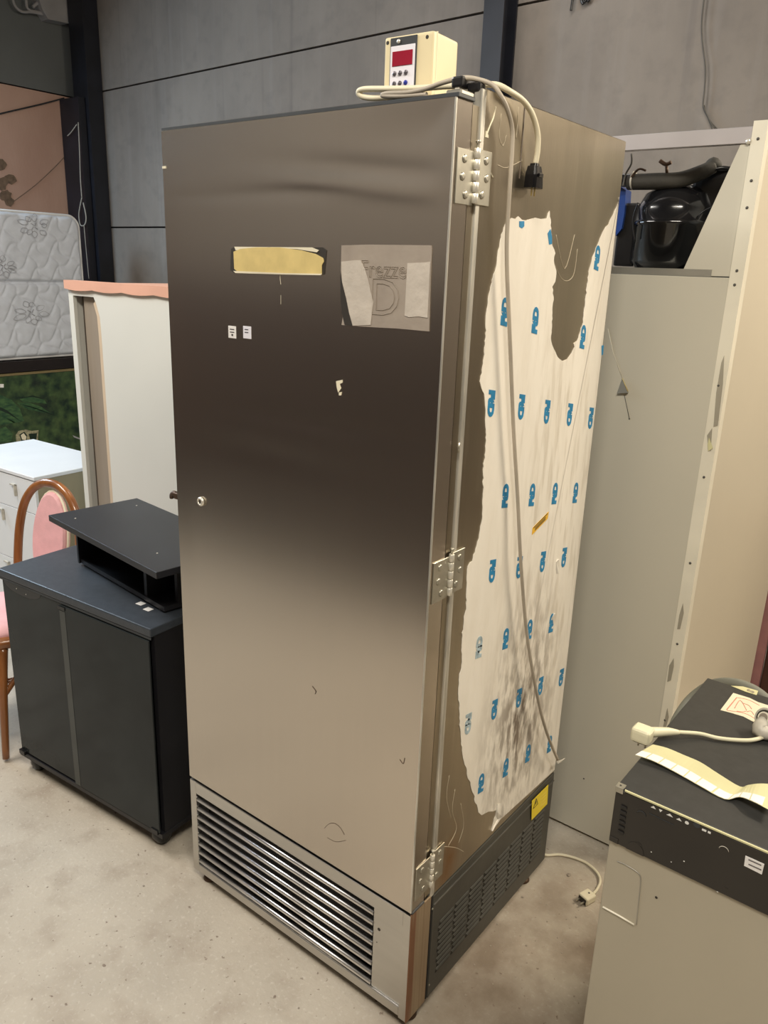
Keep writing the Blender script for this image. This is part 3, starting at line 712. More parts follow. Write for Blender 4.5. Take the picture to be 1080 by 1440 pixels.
for dy in (-.006, .006):
    wb(MB().tube([(pbm.x, pbm.y+dy, pbm.z+.001), (pbm.x, pbm.y+dy+.0005, pbm.z-.016)], .0014, 8, spline=False), 'pin', M['foam'], pg, 'thin brass pin')
B = [U(1, .064, 600, 133), U(1, .062, 560, 135.5), U(1, .062, 538, 134.5), U(1, .062, 545, 131.5), U(1, .062, 575, 130), U(1, .062, 600, 124.5), U(1, .062, 622, 116.5), U(1, .066, 648, 110), U(1, .080, 668, 111), Vector((.006, .098, BT+.006)), U(0, .018, 703, 133)]
B += [U(0, .024, *p) for p in [(713, 152), (720, 180), (720, 210), (717, 260)]] + [U(0, .02, *p) for p in [(713, 330), (713, 380), (715, 430), (718, 500), (722, 600), (728, 700)]]
B += [U(0, .024, *p) for p in [(733, 800), (742, 900)]] + [U(0, .03, *p) for p in [(757, 985), (769, 1030), (784, 1068)]]
tag(rebase(MB().tube(B, .0042, 8, step=6).build('grey_cable', M['cablegrey'])), 'long grey cable running from the freezer top down its filmed side', 'cable')
p = U(0, .02, 786, 1072)
tag(rebase(MB().tube([p+Vector((0, -.005, .004)), p+Vector((0, .012, -.002)), p+Vector((.004, .03, .0))], [.005, .003, .001], 6).build('cable_end', M['fit'])), 'frayed pale end of the grey cable at the lower rear of the freezer', 'cable')
clp = thing('cable_clip', 'black clip holding the cables at the top front corner of the freezer', 'clip', (-.02, .10, BT))
c = U(1, .068, 648, 115)
wb(MB().box(c.x-.013, c.x+.010, .058, .082, c.z-.010, c.z+.008, .004, 2), 'clip_body', M['black'], clp)
wb(MB().box(c.x+.008, c.x+.034, .074, .096, c.z-.016, c.z-.001, .003, 1), 'clip_tail', M['black'], clp)
wb(MB().box(c.x-.006, c.x+.003, .060, .066, H+.008, c.z-.009), 'clip_post', M['fit'], clp)

# ------------------------------------------------------------------ cooler cabinet at right
CY = .925; CXL = -.42; CXR = .245; CZ = 1.74; CT = 2.075; CYB = 2.02
cc = thing('cooler_cabinet', 'cream metal cooler cabinet with exposed compressor behind the steel freezer', 'refrigerator', ((CXL+CXR)/2, (CY+CYB)/2, 0))
wb(MB().box(CXL, CXR-.012, CY, CY+.03, .012, CZ-.002, .001, 1), 'front_panel', M['coolp'], cc, 'plain grey beige sheet panel')
wb(MB().box(CXR-.012, CXR, CY+.0305, CYB, .012, CT+.01), 'side_panel', M['coolside'], cc, 'cream right side sheet')
wb(MB().box(CXL, CXL+.012, CY+.03, CYB, .012, CZ, .001, 1), 'side_panel', M['coolside'], cc)
wb(MB().box(CXL+.012, CXR-.012, CYB-.02, CYB, .012, CZ, .001, 1), 'back_panel', M['coolp'], cc)
wb(MB().box(CXL+.012, CXR-.012, CY+.03, CYB-.02, CZ-.03, CZ, .001, 1), 'top_deck', M['tray'], cc)
for x in (CXL+.02, CXR-.05):
    for y in (CY+.05, CYB-.08): wb(MB().box(x, x+.03, y, y+.03, 0, .014), 'foot', M['black'], cc)
wb(MB().prism([(CXR-.030, .015), (CXR-.030, CT+.012), (CXR+.002, CT+.012), (CXR+.002, .015)], 1, CY-.003, CY+.0011), 'corner_angle', M['strip'], cc, 'cream metal corner angle')
wb(MB().box(CXR-.011, CXR+.0018, CY+.0012, CY+.030, .015, CT+.011), 'corner_return', M['strip'], cc)
for v_, u_ in ((195, 1069), (254, 1061), (292, 1056), (381, 1044), (401, 1041), (543, 1017), (672, 995), (793, 975), (907, 957), (1015, 941)):
    c = U(1, CY-.003, u_, v_)
    wb(MB().lathe([(.0036, 0), (.003, -.0015), (.001, -.002)], (CXR-.015, CY-.003, c.z), 'y', 10), 'screw', M['cord'], cc)
wb(MB().box(CXL, CXR-.0305, CY-.002, CY+.02, 2.040, 2.076, .001, 1), 'top_bar', M['alu'], cc, 'lilac grey aluminium top bar')
c = U(1, CY, 1053, 199); wb(MB().lathe([(.007, 0), (.006, -.003), (.002, -.004)], (c.x, CY-.002, c.z), 'y', 12), 'bolt', M['pin'], cc)
for yy in (CY+.02,): wb(MB().box(CXL, CXL+.02, CY, CY+.02, CZ, 2.04), 'upright', M['alu'], cc)
def onc(u, v, y=CY): p = U(1, y, u, v); return (p.x, p.z)
gp = [onc(*p) for p in [(1041, 208), (1070, 205), (1037, 391), (957, 387)]]
gp[1] = (CXR-.030, 2.042); gp[0] = (gp[0][0], 2.042); gp[2] = (CXR-.030, CZ+.001)
wb(MB().prism(gp, 1, CY+.002, CY+.006), 'gusset_plate', M['coolp'], cc, 'tapering grey beige gusset plate')
wb(MB().box(CXL, CXR-.075, CY+.001, CY+.006, CZ-.001, CZ+.016), 'tray_edge', M['tray'], cc)
# torn paint marks, peeled edges with their shadow painted in
c = [onc(*p) for p in [(869, 553), (875, 532), (884, 552)]]
wb(MB().hull([(c[0][0], CY-.0005, c[0][1]), (c[1][0], CY-.0005, c[1][1]), (c[2][0], CY-.0005, c[2][1])], [(c[0][0], CY-.008, c[0][1]), (c[1][0], CY-.001, c[1][1]), (c[2][0], CY-.010, c[2][1])]), 'torn_flap', M['tray'], cc, 'small torn flap in the sheet')
wb(MB().tube([Vector((onc(*p)[0], CY-.004, onc(*p)[1])) for p in [(876, 532), (884, 550)]], .0012, 5, spline=False), 'torn_flap', M['foam'], cc)
wb(MB().tube([Vector((onc(*p)[0], CY-.0006, onc(*p)[1])) for p in [(855, 462), (862, 495), (875, 531)]], .0009, 5, spline=False), 'crease', M['strip'], cc)
wb(MB().tube([Vector((onc(*p)[0], CY-.0006, onc(*p)[1])) for p in [(878, 555), (885, 588)]], .0009, 5, spline=False), 'crease', M['cord'], cc)
wb(MB().lathe([(.0025, 0), (.001, -.001)], (onc(885, 589)[0], CY-.0005, onc(885, 589)[1]), 'y', 8), 'crease', M['cord'], cc)
wb(MB().lathe([(.0028, 0), (.001, -.001)], (onc(821, 1095)[0], CY-.0005, onc(821, 1095)[1]), 'y', 8), 'crease', M['cord'], cc)
def rag(pix, m, lab=None, t=.0045): wb(MB().prism([onc(*p) for p in pix], 1, CY-t, CY-.0002), 'peeled_edge_and_shadow', M[m], cc, lab)
rag([(1019, 500), (1017, 540), (1010, 598), (1004, 600), (1008, 552), (1015, 510)], 'peelshade')
rag([(1002, 602), (995, 612), (997, 632), (1000, 634)], 'peelshade')
rag([(998, 615), (1003, 630), (997, 634), (996, 625)], 'kraft', 'peeling yellowed corner', .006)
rag([(961, 848), (956, 864), (953, 884), (957, 884), (962, 862)], 'peelshade')
rag([(948, 925), (942, 935), (939, 958), (944, 956), (948, 937)], 'peelshade')
rag([(939, 995), (933, 1022), (936, 1026), (941, 1008)], 'peelshade')
# compressor
cx, cy = onc(945, 330, 1.09)[0], 1.09
r0 = .104
cp = wb(MB().lathe([(.05, CZ+.010), (.085, CZ+.014), (r0, CZ+.035), (r0, CZ+.125), (r0+.004, CZ+.128), (r0+.004, CZ+.136), (r0-.001, CZ+.139), (r0-.004, CZ+.170), (r0-.022, CZ+.208), (r0-.055, CZ+.228), (.01, CZ+.235)], (cx, cy, 0), 'z', 40), 'compressor', M['comp'], cc, 'glossy black refrigeration compressor')
wb(MB().box(cx-.11, cx+.10, cy-.07, cy-.055, CZ+.003, CZ+.012).box(cx-.11, cx+.1, cy+.055, cy+.07, CZ+.003, CZ+.012), 'mounting_foot', M['black'], cp)
wb(MB().box(cx-r0-.034, cx-r0+.022, cy-.05, cy+.03, CZ+.02, CZ+.185, .006, 2), 'terminal_cover', M['black'], cp)
wb(MB().box(cx+r0-.07, cx+r0+.07, cy-.01, cy+.12, CZ+.0, CZ+.275, .03, 3), 'fan_shroud', M['black'], cc, 'black rounded shroud beside the compressor')
P = lambda u, v, y: U(1, y, u, v)
wb(MB().tube([P(884, 256, 1.02), P(920, 255, 1.02), P(955, 253, 1.03), P(985, 243, 1.05), P(1003, 234, 1.07)], [.020, .021, .020, .019, .017], 12), 'insulated_pipe', M['insul'], cc, 'thick black foam lagged pipe')
wb(MB().tube([P(845, 252, 1.02), P(870, 253, 1.02), P(890, 254, 1.02)], .017, 12), 'insulated_pipe', M['black'], cc)
wb(MB().lathe([(.0215, -.002), (.0235, -.002), (.0235, .002), (.0215, .002)], P(891, 254, 1.02), 'x', 20), 'pipe_clamp', M['fit'], cc)
wb(MB().tube([P(995, 238, 1.07), P(1003, 230, 1.07), P(1010, 236, 1.08)], [.014, .016, .012], 10), 'pipe_end', M['insul'], cc)
wb(MB().tube([P(887, 250, 1.0), P(898, 238, 1.0), P(908, 240, 1.0)], .003, 6), 'capillary', M['copper'], cc)
wb(MB().tube([P(928, 226, 1.02), P(936, 231, 1.02), P(944, 228, 1.02)], .005, 8).tube([P(937, 231, 1.02), P(938, 245, 1.02)], .004, 8, spline=False), 'service_valve', M['copper'], cc)
wb(MB().tube([P(888, 216, 1.0), P(888, 230, 1.0), P(880, 245, 1.0), P(876, 262, 1.0)], .0025, 6), 'wire', M['cord'], cc)
wb(MB().tube([P(985, 250, 1.06), P(1000, 240, 1.06), P(1018, 236, 1.07), P(1035, 240, 1.09)], .005, 8), 'wire', M['black'], cc)
wb(MB().prism([onc(*p, 1.04) for p in [(873, 262), (882, 268), (880, 300), (876, 322), (868, 332), (865, 300)]], 1, 1.03, 1.07), 'relay_box', M['blue'], cc, 'blue plastic relay box')
wb(MB().tube([P(1004, 290, 1.03), P(986, 300, 1.03), P(978, 320, 1.03), P(976, 350, 1.03)], .002, 6).tube([P(897, 285, 1.0), P(890, 310, 1.0), P(893, 340, 1.0)], .002, 6), 'wire', M['black'], cc)
# boards behind at far right
a = U(1, 2.10, 1052, 950)
tag(rebase(MB().box(a.x, a.x+.045, 2.10, 2.13, 0, 1.0).build('pink_board', M['pinkboard'])), 'narrow mauve pink board standing behind the cooler cabinet', 'board')
tag(rebase(MB().box(a.x+.047, a.x+.6, 2.12, 2.5, 0, .78, .004, 1).build('brown_chest', M['brownboard'])), 'dark red brown chest at the right edge behind the cooler', 'chest')

# ------------------------------------------------------------------ TV cabinet, left of the fridge
yaw = radians(4.2)
tvx = Vector((-.917-.730*cos(yaw), .003-.730*sin(yaw), 0))
tv = thing('media_cabinet', 'black media cabinet with smoked glass doors left of the steel freezer', 'cabinet', tvx, yaw)
TW, TD, TH = .730, .42, .757
MB().box(-.004, TW+.004, -.004, TD, TH-.026, TH, .004, 2).build('top_board', M['tvtop'], tv, label='blue black top board')
MB().box(-.002, TW+.002, -.003, .0, TH-.034, TH-.027).build('front_trim', M['gasket'], tv)
MB().box(.0, .016, .012, TD, .075, TH-.026).build('side_panel', M['tvblack'], tv)
MB().box(TW-.016, TW, .012, TD, .075, TH-.026).build('side_panel', M['tvblack'], tv)
MB().box(.016, TW-.016, TD-.006, TD, .075, TH-.026).build('back_panel', M['tvblack'], tv)
MB().box(0, TW+.002, -.002, TD, .058, .075, .001, 1).build('bottom_board', M['tvblack'], tv)
MB().box(.016, TW-.016, .03, TD-.006, .38, .395).build('shelf', M['tvblack'], tv)
mid = TW*.44
ld = MB().box(.012, mid+.03, .0, .005, .082, TH-.036, .001, 1).build('glass_door', M['tvglass'], tv, label='left smoked glass door')
rd = MB().box(mid-.0, TW-.004, -.0065, -.0012, .080, TH-.038, .001, 1).build('glass_door', M['tvglass'], tv, label='right smoked glass door')
MB().box(mid+.0005, mid+.028, -.0073, -.0066, .082, TH-.055).build('overlap_strip', M['tvglass2'], rd, label='lighter strip where the doors overlap')
MB().box(mid-.005, mid+.03, -.0095, -.0074, TH-.052, TH-.040, .001, 1).build('catch', M['black'], rd)
for x in (.010, TW-.040):
    MB().box(x, x+.030, -.010, .004, .072, .088, .001, 1).build('door_pivot', M['black'], tv)
MB().prism([(.03+.09+.10*cos(pi+pi*k/14), TH-.036+.030*sin(pi+pi*k/14)) for k in range(15)], 1, -.0008, -.0002).build('dark_badge', M['black'], ld)
for x, z in ((.09, TH-.048), (.14, TH-.055)):
    MB().lathe([(.002, 0), (.001, -.0006)], (x, -.0008, z), 'y', 8).build('badge_dot', M['fit'], ld)
for x, y in ((.05, .04), (TW-.05, .04), (.05, TD-.05), (TW-.05, TD-.05)):
    MB().lathe([(.014, -.022), (.026, -.018), (.028, -.008), (.028, .008), (.026, .018), (.014, .022)], (x, y, .028), 'x', 20).box(x-.010, x+.010, y-.012, y+.012, .04, .059).build('caster', M['black'], tv)
for k, (u, v) in enumerate(((198, 849), (208.5, 857))):
    c = inv(tv) @ U(2, TH, u, v)
    MB().box(c.x-.012, c.x+.012, c.y-.010, c.y+.010, TH+.0002, TH+.0010).build('price_sticker', M['paper'], tv, label='small white sticker')

# riser on top
ryaw = radians(-6.1); RZ0 = TH; RH = .178
rv = thing('tv_riser', 'small black riser shelf on top of the black media cabinet', 'shelf', Vector((-1.532, .073, RZ0)), ryaw)
RW, RD = .66, .312
MB().box(0, RW, 0, RD, RH-.020, RH, .001, 1).build('top_board', M['tvblack'], rv)
MB().box(.045, .562, .074, RD-.01, .008, .022).build('bottom_board', M['tvblack'], rv)
MB().box(.035, .0449, .068, RD-.01, .008, RH-.020).build('side_panel', M['tvblack'], rv)
MB().box(.447, .462, .078, RD-.01, .022, RH-.020).build('divider', M['tvblack'], rv)
MB().box(.547, .562, .12, RD-.01, .022, RH-.020).build('side_panel', M['tvblack'], rv)
MB().box(.05, .53, RD-.016, RD-.010, .022, RH-.020).build('back_panel', M['tvblack'], rv)
for x, y in ((.06, .09), (.53, .09), (.05, RD-.04), (.5, RD-.04)):
    MB().lathe([(.012, .0005), (.014, .004), (.014, .008)], (x, y, 0), 'z', 14).build('foot', M['black'], rv)
for u, v in ((106, 729), (192, 711), (221, 778)):
    c = inv(rv) @ U(2, RZ0+RH, u, v)
    MB().lathe([(.003, RH), (.0025, RH+.0008)], (c.x, c.y, 0), 'z', 10).build('peg', M['fit'], rv)
M['tvrise'] = M['tvblack']

# ------------------------------------------------------------------ white wardrobe
WY = .70
wr = thing('wardrobe', 'tall white wardrobe with salmon pelmet between mattress and freezer', 'wardrobe', (-2.0, WY+.28, 0))
wx0 = U(1, WY, 108, 560).x; wx1 = -1.40; wz = U(1, WY, 97, 396).z + .004
wz = 1.640
gx = lambda u, v=560, y=WY: U(1, y, u, v).x
xs = gx(114); xr = gx(124); xd = gx(141); xw = gx(149.5)
zt = U(1, WY, 110, 416).z
wb(MB().box(wx0, xs, WY, WY+.016, .0, wz-.0345), 'left_stile', M['wardw'], wr)
wb(MB().box(wx0, wx0+.018, WY+.0165, WY+.55, .0, wz-.034), 'side_panel', M['wardw'], wr)
wb(MB().box(wx1-.018, wx1, WY+.02, WY+.55, .0, wz-.034), 'side_panel', M['wardw'], wr)
wb(MB().box(wx0+.018, wx1-.018, WY+.54, WY+.55, .0, wz-.034), 'back_panel', M['wardw'], wr)
wb(MB().box(wx0+.02, xw+.02, WY+.050, WY+.056, .0, zt), 'recess_back', M['taupe2'], wr, 'dark taupe recess')
wb(MB().box(xr-.02, xd+.012, WY+.024, WY+.049, .0, zt-.001, .006, 3), 'recess_rail', M['taupe'], wr, 'taupe vertical rail in the recess')
# door with scooped upper corner
xa = gx(132, 417); xb2 = gx(144, 458)
dp = [(xa, zt), (xa, wz-.034), (wx1, wz-.034), (wx1, .02), (xw, .02), (xw, U(1, WY, 145, 475).z), (gx(141, 446), U(1, WY, 141, 446).z), (gx(136, 428), U(1, WY, 136, 428).z)]
wb(MB().prism(dp, 1, WY-.002, WY+.0135), 'door', M['wardw'], wr, 'flat white door')
wb(MB().prism([(p[0]-.045 if i in (0, 4, 5, 6, 7) else p[0], p[1]) for i, p in enumerate(dp)][4:8]+[(xa-.0, zt-.001), (xa+.02, zt-.001), (xw+.01, zt-.2), (xw+.01, .02)], 1, WY+.014, WY+.022), 'door_bevel', M['beige'], wr, 'beige bevel beside the door edge')
wb(MB().box(xs+.0002, xa-.0002, WY, WY+.0135, zt, wz-.0345), 'top_rail', M['wardw'], wr)
n = 24; pts = []
for i in range(n+1):
    x = wx0-.006+(wx1+.006-wx0)*i/n; pts.append((x, wz))
for i in range(n, -1, -1):
    x = wx0-.006+(wx1+.006-wx0)*i/n; pts.append((x, wz-.034-.006*abs(sin(i*pi/5))))
wb(MB().prism(pts, 1, WY-.014, WY+.03), 'pelmet', M['salmon'], wr, 'salmon pink scalloped pelmet')
wb(MB().box(wx0-.004, wx1, WY+.0302, WY+.55, wz-.0338, wz-.01), 'top_board', M['salmon'], wr)

# ------------------------------------------------------------------ white dresser
dyaw = radians(3)
DZ = .76
dr = thing('dresser', 'low white chest of drawers behind the bentwood chair', 'dresser', (-2.605, .60, 0), dyaw)
DW, DD = .74, .46
MB().box(-DW, 0, 0, DD, DZ-.018, DZ, .002, 1).build('top_board', M['dressw'], dr)
MB().box(-.018, -.004, .018, DD-.01, .0, DZ-.018).build('side_panel', M['dressshade'], dr, label='beige side panel with shade in its colour')
MB().box(-DW+.004, -DW+.018, .018, DD-.01, .0, DZ-.018).build('side_panel', M['dressshade'], dr)
MB().box(-DW+.018, -.018, DD-.02, DD-.01, .0, DZ-.018).build('back_panel', M['dressshade'], dr)
MB().box(-DW+.018, -.018, .03, DD-.02, .0, .05).build('plinth', M['dressw'], dr)
zs = [.055, .30, .575, DZ-.022]
for k in range(3):
    dw_ = MB().box(-DW+.006, -.006, .004, .020, zs[k]+.0015, zs[k+1]-.0015, .001, 1).build('drawer', M['dressw'], dr)
    hx = -.30; hz = zs[k+1]-.05
    if k == 2:
        c = inv(dr) @ U(1, .60, 24, 692); hx = c.x; hz = .672
    MB().box(hx-.03, hx+.012, -.008, .003, hz+.02, hz+.026).box(hx+.004, hx+.012, -.010, .003, hz-.03, hz+.026, .001, 1).build('handle', M['fit'], dw_)

# ------------------------------------------------------------------ bentwood chair
cyaw = radians(11)
ch = thing('bentwood_chair', 'bentwood chair with pink padded seat and back left of the media cabinet', 'chair', (-1.945, .09, 0), cyaw)
SR = .205; SZ = .455
def ell(a, rx, ry, cx=0, cy=0): return (cx+rx*cos(a), cy+ry*sin(a))
mb = MB()
rim = [(*ell(2*pi*k/24, SR, SR*.98), SZ-.025) for k in range(24)]
mb.tube([Vector(p) for p in rim], .022, 8, closed=True, spline=False)
mb.build('seat_frame', M['chairw'], ch)
MB().lathe([(.05, SZ-.03), (SR-.02, SZ-.028), (SR-.004, SZ-.008), (SR-.01, SZ+.012), (SR-.05, SZ+.028), (.05, SZ+.036), (.004, SZ+.037)], (0, 0, 0), 'z', 32).build('seat', M['pinkf'], ch, label='pink padded seat')
# arched back, leaning backwards (+y)
def bk(x, z): return Vector((x, .185+(z-.43)*.16, z))
arch = [bk(x, z) for x, z in [(-.155, .40), (-.164, .50), (-.168, .61), (-.163, .71), (-.142, .80), (-.100, .862), (-.046, .893), (0, .899), (.046, .893), (.100, .862), (.142, .80), (.163, .71), (.168, .61), (.164, .50), (.155, .40)]]
MB().tube(arch, .0165, 10).build('back_frame', M['chairw'], ch, label='arched bentwood back frame')
n = 28; pad = []
lo = []; hi = []
for k in range(n):
    a = 2*pi*k/n; x = .012+.088*cos(a); z = .685+.184*sin(a)
    p = bk(x, z); lo.append((p.x, p.y+.014, p.z)); hi.append((.012+(p.x-.012)*.93, p.y-.016, .685+(p.z-.685)*.95))
mid_ = [( (a[0]), (a[1]-.022), a[2]) for a in lo]
mb = MB(); mb.hull(lo, mid_); mb.hull(mid_, hi); mb.build('backrest', M['pinkf'], ch, label='oval pink padded backrest')
MB().tube([bk(x, z)+Vector((0, .002, 0)) for x, z in [(.012+.090*cos(2*pi*k/28), .685+.186*sin(2*pi*k/28)) for k in range(28)]], .005, 8, closed=True, spline=False).build('backrest_rim', M['cream_edge'], ch)
MB().box(-.012, .012, .185, .200, .42, .53).build('back_stay', M['chairw'], ch)
for sx in (-1, 1):
    MB().tube([Vector((sx*.15, -.13, SZ-.04)), Vector((sx*.17, -.165, .25)), Vector((sx*.185, -.195, .012))], [.017, .015, .012], 10).build('leg', M['chairw'], ch)
    MB().tube([bk(sx*.155, .44), Vector((sx*.158, .20, .3)), Vector((sx*.18, .26, .012))], [.0165, .015, .012], 10).build('leg', M['chairw'], ch)
    MB().tube([Vector((sx*.172, -.17, .235)), Vector((sx*.11, -.155, .32)), Vector((0, -.15, .395))] if False else [Vector((sx*.172, -.17, .24)), Vector((sx*.185, -.08, .33)), Vector((sx*.175, .0, .40))], .010, 8).build('brace', M['chairw'], ch)
MB().tube([(*ell(2*pi*k/20, .155, .17), .26) for k in range(20)], .010, 8, closed=True, spline=False).build('stretcher_ring', M['chairw'], ch)

# ------------------------------------------------------------------ mattress, sideboard, painting
MX = -4.80
mt = thing('mattress', 'white quilted mattress standing on its side against the pink wall', 'mattress', (MX-.1, 1.6, 1.02))
zl = U(0, MX, 60, 502).z; 
y0m, y1m = .55, U(0, MX, 113, 330).y; z0m, z1m = 1.022, 2.022
NY, NZ = 260, 150; vs = []
rc = .085
def mdepth(y, z):
    a = (y*1.0+z*.9)/.078; b = (y*1.0-z*.9)/.078
    a += .35*sin(z*40)+.2*sin(y*33); b += .35*sin(y*37)
    q = min(abs(sin(a*pi/2)), abs(sin(b*pi/2)))
    d = .012*(1-math.exp(-q*3.2))
    zc = (z0m+z1m)/2 + .03
    d -= .028*math.exp(-((z-zc)/.014)**2)
    d += .006*noise.noise(Vector((y*9, z*9, 0)))
    return d
def edge(y, z):
    # distance inside the rounded rectangle
    dy = max(0, y-(y1m-rc)); dz = max(0, abs(z-(z0m+z1m)/2)-((z1m-z0m)/2-rc))
    if y < y1m-rc: return (z1m-z0m)/2-abs(z-(z0m+z1m)/2)
    if dz == 0: return y1m-y
    return rc-math.hypot(dy, dz)
hz_ = (z1m-z0m)/2
for j in range(NZ+1):
    for i in range(NY+1):
        y = y0m+(y1m-y0m)*i/NY; z = z0m+(z1m-z0m)*j/NZ
        zc = z-(z0m+z1m)/2
        # squeeze corners
        dy = y-(y1m-rc); dz = abs(zc)-(hz_-rc)
        if dy > 0 and dz > 0:
            m_ = max(dy, dz); L = math.hypot(dy, dz); s_ = m_/L
            y = y1m-rc+dy*s_; zc = math.copysign(hz_-rc+dz*s_, zc); z = zc+(z0m+z1m)/2
        e = max(0, edge(y, z)); k = min(1, e/.03)
        vs.append((MX-.022*(1-k)**2+mdepth(y, z)*k, y, z))
fs = [[j*(NY+1)+i, j*(NY+1)+i+1, (j+1)*(NY+1)+i+1, (j+1)*(NY+1)+i] for j in range(NZ) for i in range(NY)]
mb = MB(); mb.add(vs, fs, True)
def outline(n=10):
    pts = [(y0m, z0m)]
    for k in range(n+1):
        a = -pi/2+pi/2*k/n; pts.append((y1m-rc+rc*cos(a), z0m+rc+rc*sin(a)))
    for k in range(n+1):
        a = pi/2*k/n; pts.append((y1m-rc+rc*cos(a), z1m-rc+rc*sin(a)))
    pts.append((y0m, z1m)); return pts
mo = outline()
mb.prism(mo, 0, MX-.20, MX-.022)
wb(mb, 'cover', M['matt'], mt)
wb(MB().tube([Vector((MX-.018, p[0], p[1])) for p in mo], .009, 8, spline=False), 'piping', M['piping'], mt, 'pale piped edge')
# woven flower motifs
def flower(u, v, s, seed):
    rnd = random.Random(seed); c = U(0, MX+.014, u, v); mb = MB()
    for k in range(9):
        a = 2*pi*k/9+rnd.uniform(-.2, .2); r1 = s*rnd.uniform(.3, .5); r2 = s*rnd.uniform(.8, 1.15)
        w_ = .28
        loop = [Vector((MX+.013, c.y+r*cos(a+da), c.z+.7*r*sin(a+da))) for r, da in ((r1, 0), ((r1+r2)/2, w_), (r2, 0), ((r1+r2)/2, -w_))]
        mb.tube(loop, .0016, 5, closed=True)
    for k in range(4):
        a = 2*pi*k/4+.4; mb.tube([Vector((MX+.013, c.y+s*.05*cos(a), c.z+s*.05*sin(a))), Vector((MX+.013, c.y+s*.25*cos(a+.5), c.z+s*.25*sin(a+.5)))], .003, 5, spline=False)
    o = wb(mb, 'woven_flower', M['mattp'], mt)
flower(44, 440, .13, 1); flower(48, 318, .12, 2); flower(5, 375, .10, 4)

sb = thing('sideboard', 'dark wood sideboard top that carries the mattress', 'sideboard', (MX-.12, 1.5, 0))
wb(MB().box(MX-.36, MX+.03, .3, 2.55, .93, 1.008, .003, 1), 'top_board', M['darkwood'], sb)
wb(MB().box(MX-.34, MX-.02, .34, 2.5, .0, .93), 'carcass', M['darkwood'], sb)
pn = thing('painting', 'dark green jungle leaf painting leaning under the mattress', 'painting', (MX+.01, 1.6, 0))
wb(MB().box(MX-.015, MX+.012, .5, 2.52, .02, .915), 'canvas', M['art'], pn)
wb(MB().box(MX-.015, MX+.02, .5, 2.53, .908, .925), 'gilt_strip', M['gilt'], pn, 'dull gilt top edge')
def leaf(pix, m='leaf', t=.0128, nm='painted_leaf'):
    pts = [U(0, MX+.012, *p) for p in pix]
    wb(MB().prism([(p.y, p.z) for p in pts], 0, MX+.0121, MX+t), nm, M[m], pn)
leaf([(-10, 552), (0, 555), (16, 562), (28, 575), (34, 592), (20, 595), (0, 583), (-10, 578)])
leaf([(-10, 580), (0, 584), (22, 594), (0, 598), (-10, 596)])
leaf([(24, 567), (40, 566), (58, 572), (72, 582), (60, 580), (40, 576)])
leaf([(28, 561), (44, 558), (62, 562), (66, 568), (50, 566), (32, 565)])
leaf([(26, 568), (45, 573), (68, 580), (78, 585), (60, 579), (42, 571)], 'leafdark', .0134)
leaf([(-5, 570), (10, 577), (30, 593), (12, 582), (-5, 575)], 'leafdark', .0134)
leaf([(28, 560), (46, 556), (62, 561), (46, 558)], 'leafdark', .0134)
leaf([(-8, 606), (8, 600), (18, 610), (16, 620), (4, 622), (-8, 620)])
leaf([(22, 612), (26, 606), (36, 604), (44, 606), (54, 605), (53, 622), (46, 628), (30, 628), (23, 622)], 'painted_pale', .0134, 'painted_figure')
leaf([(27, 611), (34, 607), (38, 612), (37, 622), (30, 620)], 'leafdark', .0138, 'painted_figure')
leaf([(29, 612), (33, 609), (37, 614), (36, 619), (31, 618)], 'cream_edge', .0142, 'painted_figure')
leaf([(40, 610), (52, 609), (51, 618), (44, 624)], 'leafdark', .0138, 'painted_figure')
leaf([(0, 540), (5, 540), (5, 545), (0, 545)], 'paper', .0140, 'price_sticker')
leaf([(102, 612), (112, 616), (112, 618), (104, 615)], 'mattp', .0136, 'painted_leaf')

# ------------------------------------------------------------------ dishwasher at right front
wz_ = .85; FL = U(2, wz_, 867, 1105); FL.z = 0
dwy = radians(-.4)
dw = thing('dishwasher', 'beige dishwasher with black control fascia at lower right', 'dishwasher', FL, dwy)
WW, WD = .60, .53
MB().box(0, WW, .002, WD, wz_-.005, wz_, .0015, 1).build('top_plate', M['dwtop'], dw, label='black top plate')
MB().box(.004, WW-.004, .02, WD-.01, .06, wz_-.012).build('carcass', M['dwbody'], dw)
MB().box(.0, WW, .0, .02, wz_-.118, wz_-.0055, .0012, 1).build('fascia', M['dwctl'], dw, label='dark control fascia')
fa = dw.children[-1] if False else [o for o in bpy.data.objects if o.name.startswith('fascia') and o.parent == dw][0]
fb = MB().box(.0, WW, .004, .02, .10, wz_-.119, .0015, 1).build('door_panel', M['dwbody'], dw, label='beige grey steel door panel')
MB().box(.02, WW-.02, .05, WD-.02, .0, .06).build('plinth', M['black'], dw)
MB().box(.016, WW, -.0016, .0015, wz_-.0040, wz_-.0003, .0005, 1).build('edge_strip', M['kraft'], dw, label='pale strip along the front top edge')
cl = MB().box(-.001, .014, -.003, .012, wz_-.0005, wz_+.0015, .0004, 1).box(-.001, .014, -.003, -.0008, wz_-.010, wz_+.001).build('corner_bracket', M['hinge'], dw, label='small metal corner bracket')
MB().lathe([(.002, wz_+.0015), (.002, wz_+.0019)], (.006, .004, 0), 'z', 8).build('screw_hole', M['ink'], cl)
IW = inv(dw)
def dpt(u, v, yloc=0.0):
    """local (x,z) on the appliance front face"""
    o = IW @ CAM_LOC; p = IW @ U(2, 0.2, u, v); d = p-o; t = (yloc-o.y)/d.y; q = o+d*t; return q.x, q.z
def front(pix, name, m, t=-.0008, par=None, lab=None, y0=-.0001, yl=0):
    pts = [dpt(u, v, yl) for u, v in pix]
    return MB().prism(pts, 1, y0+yl, t+yl).build(name, M[m], par or fa, label=lab)
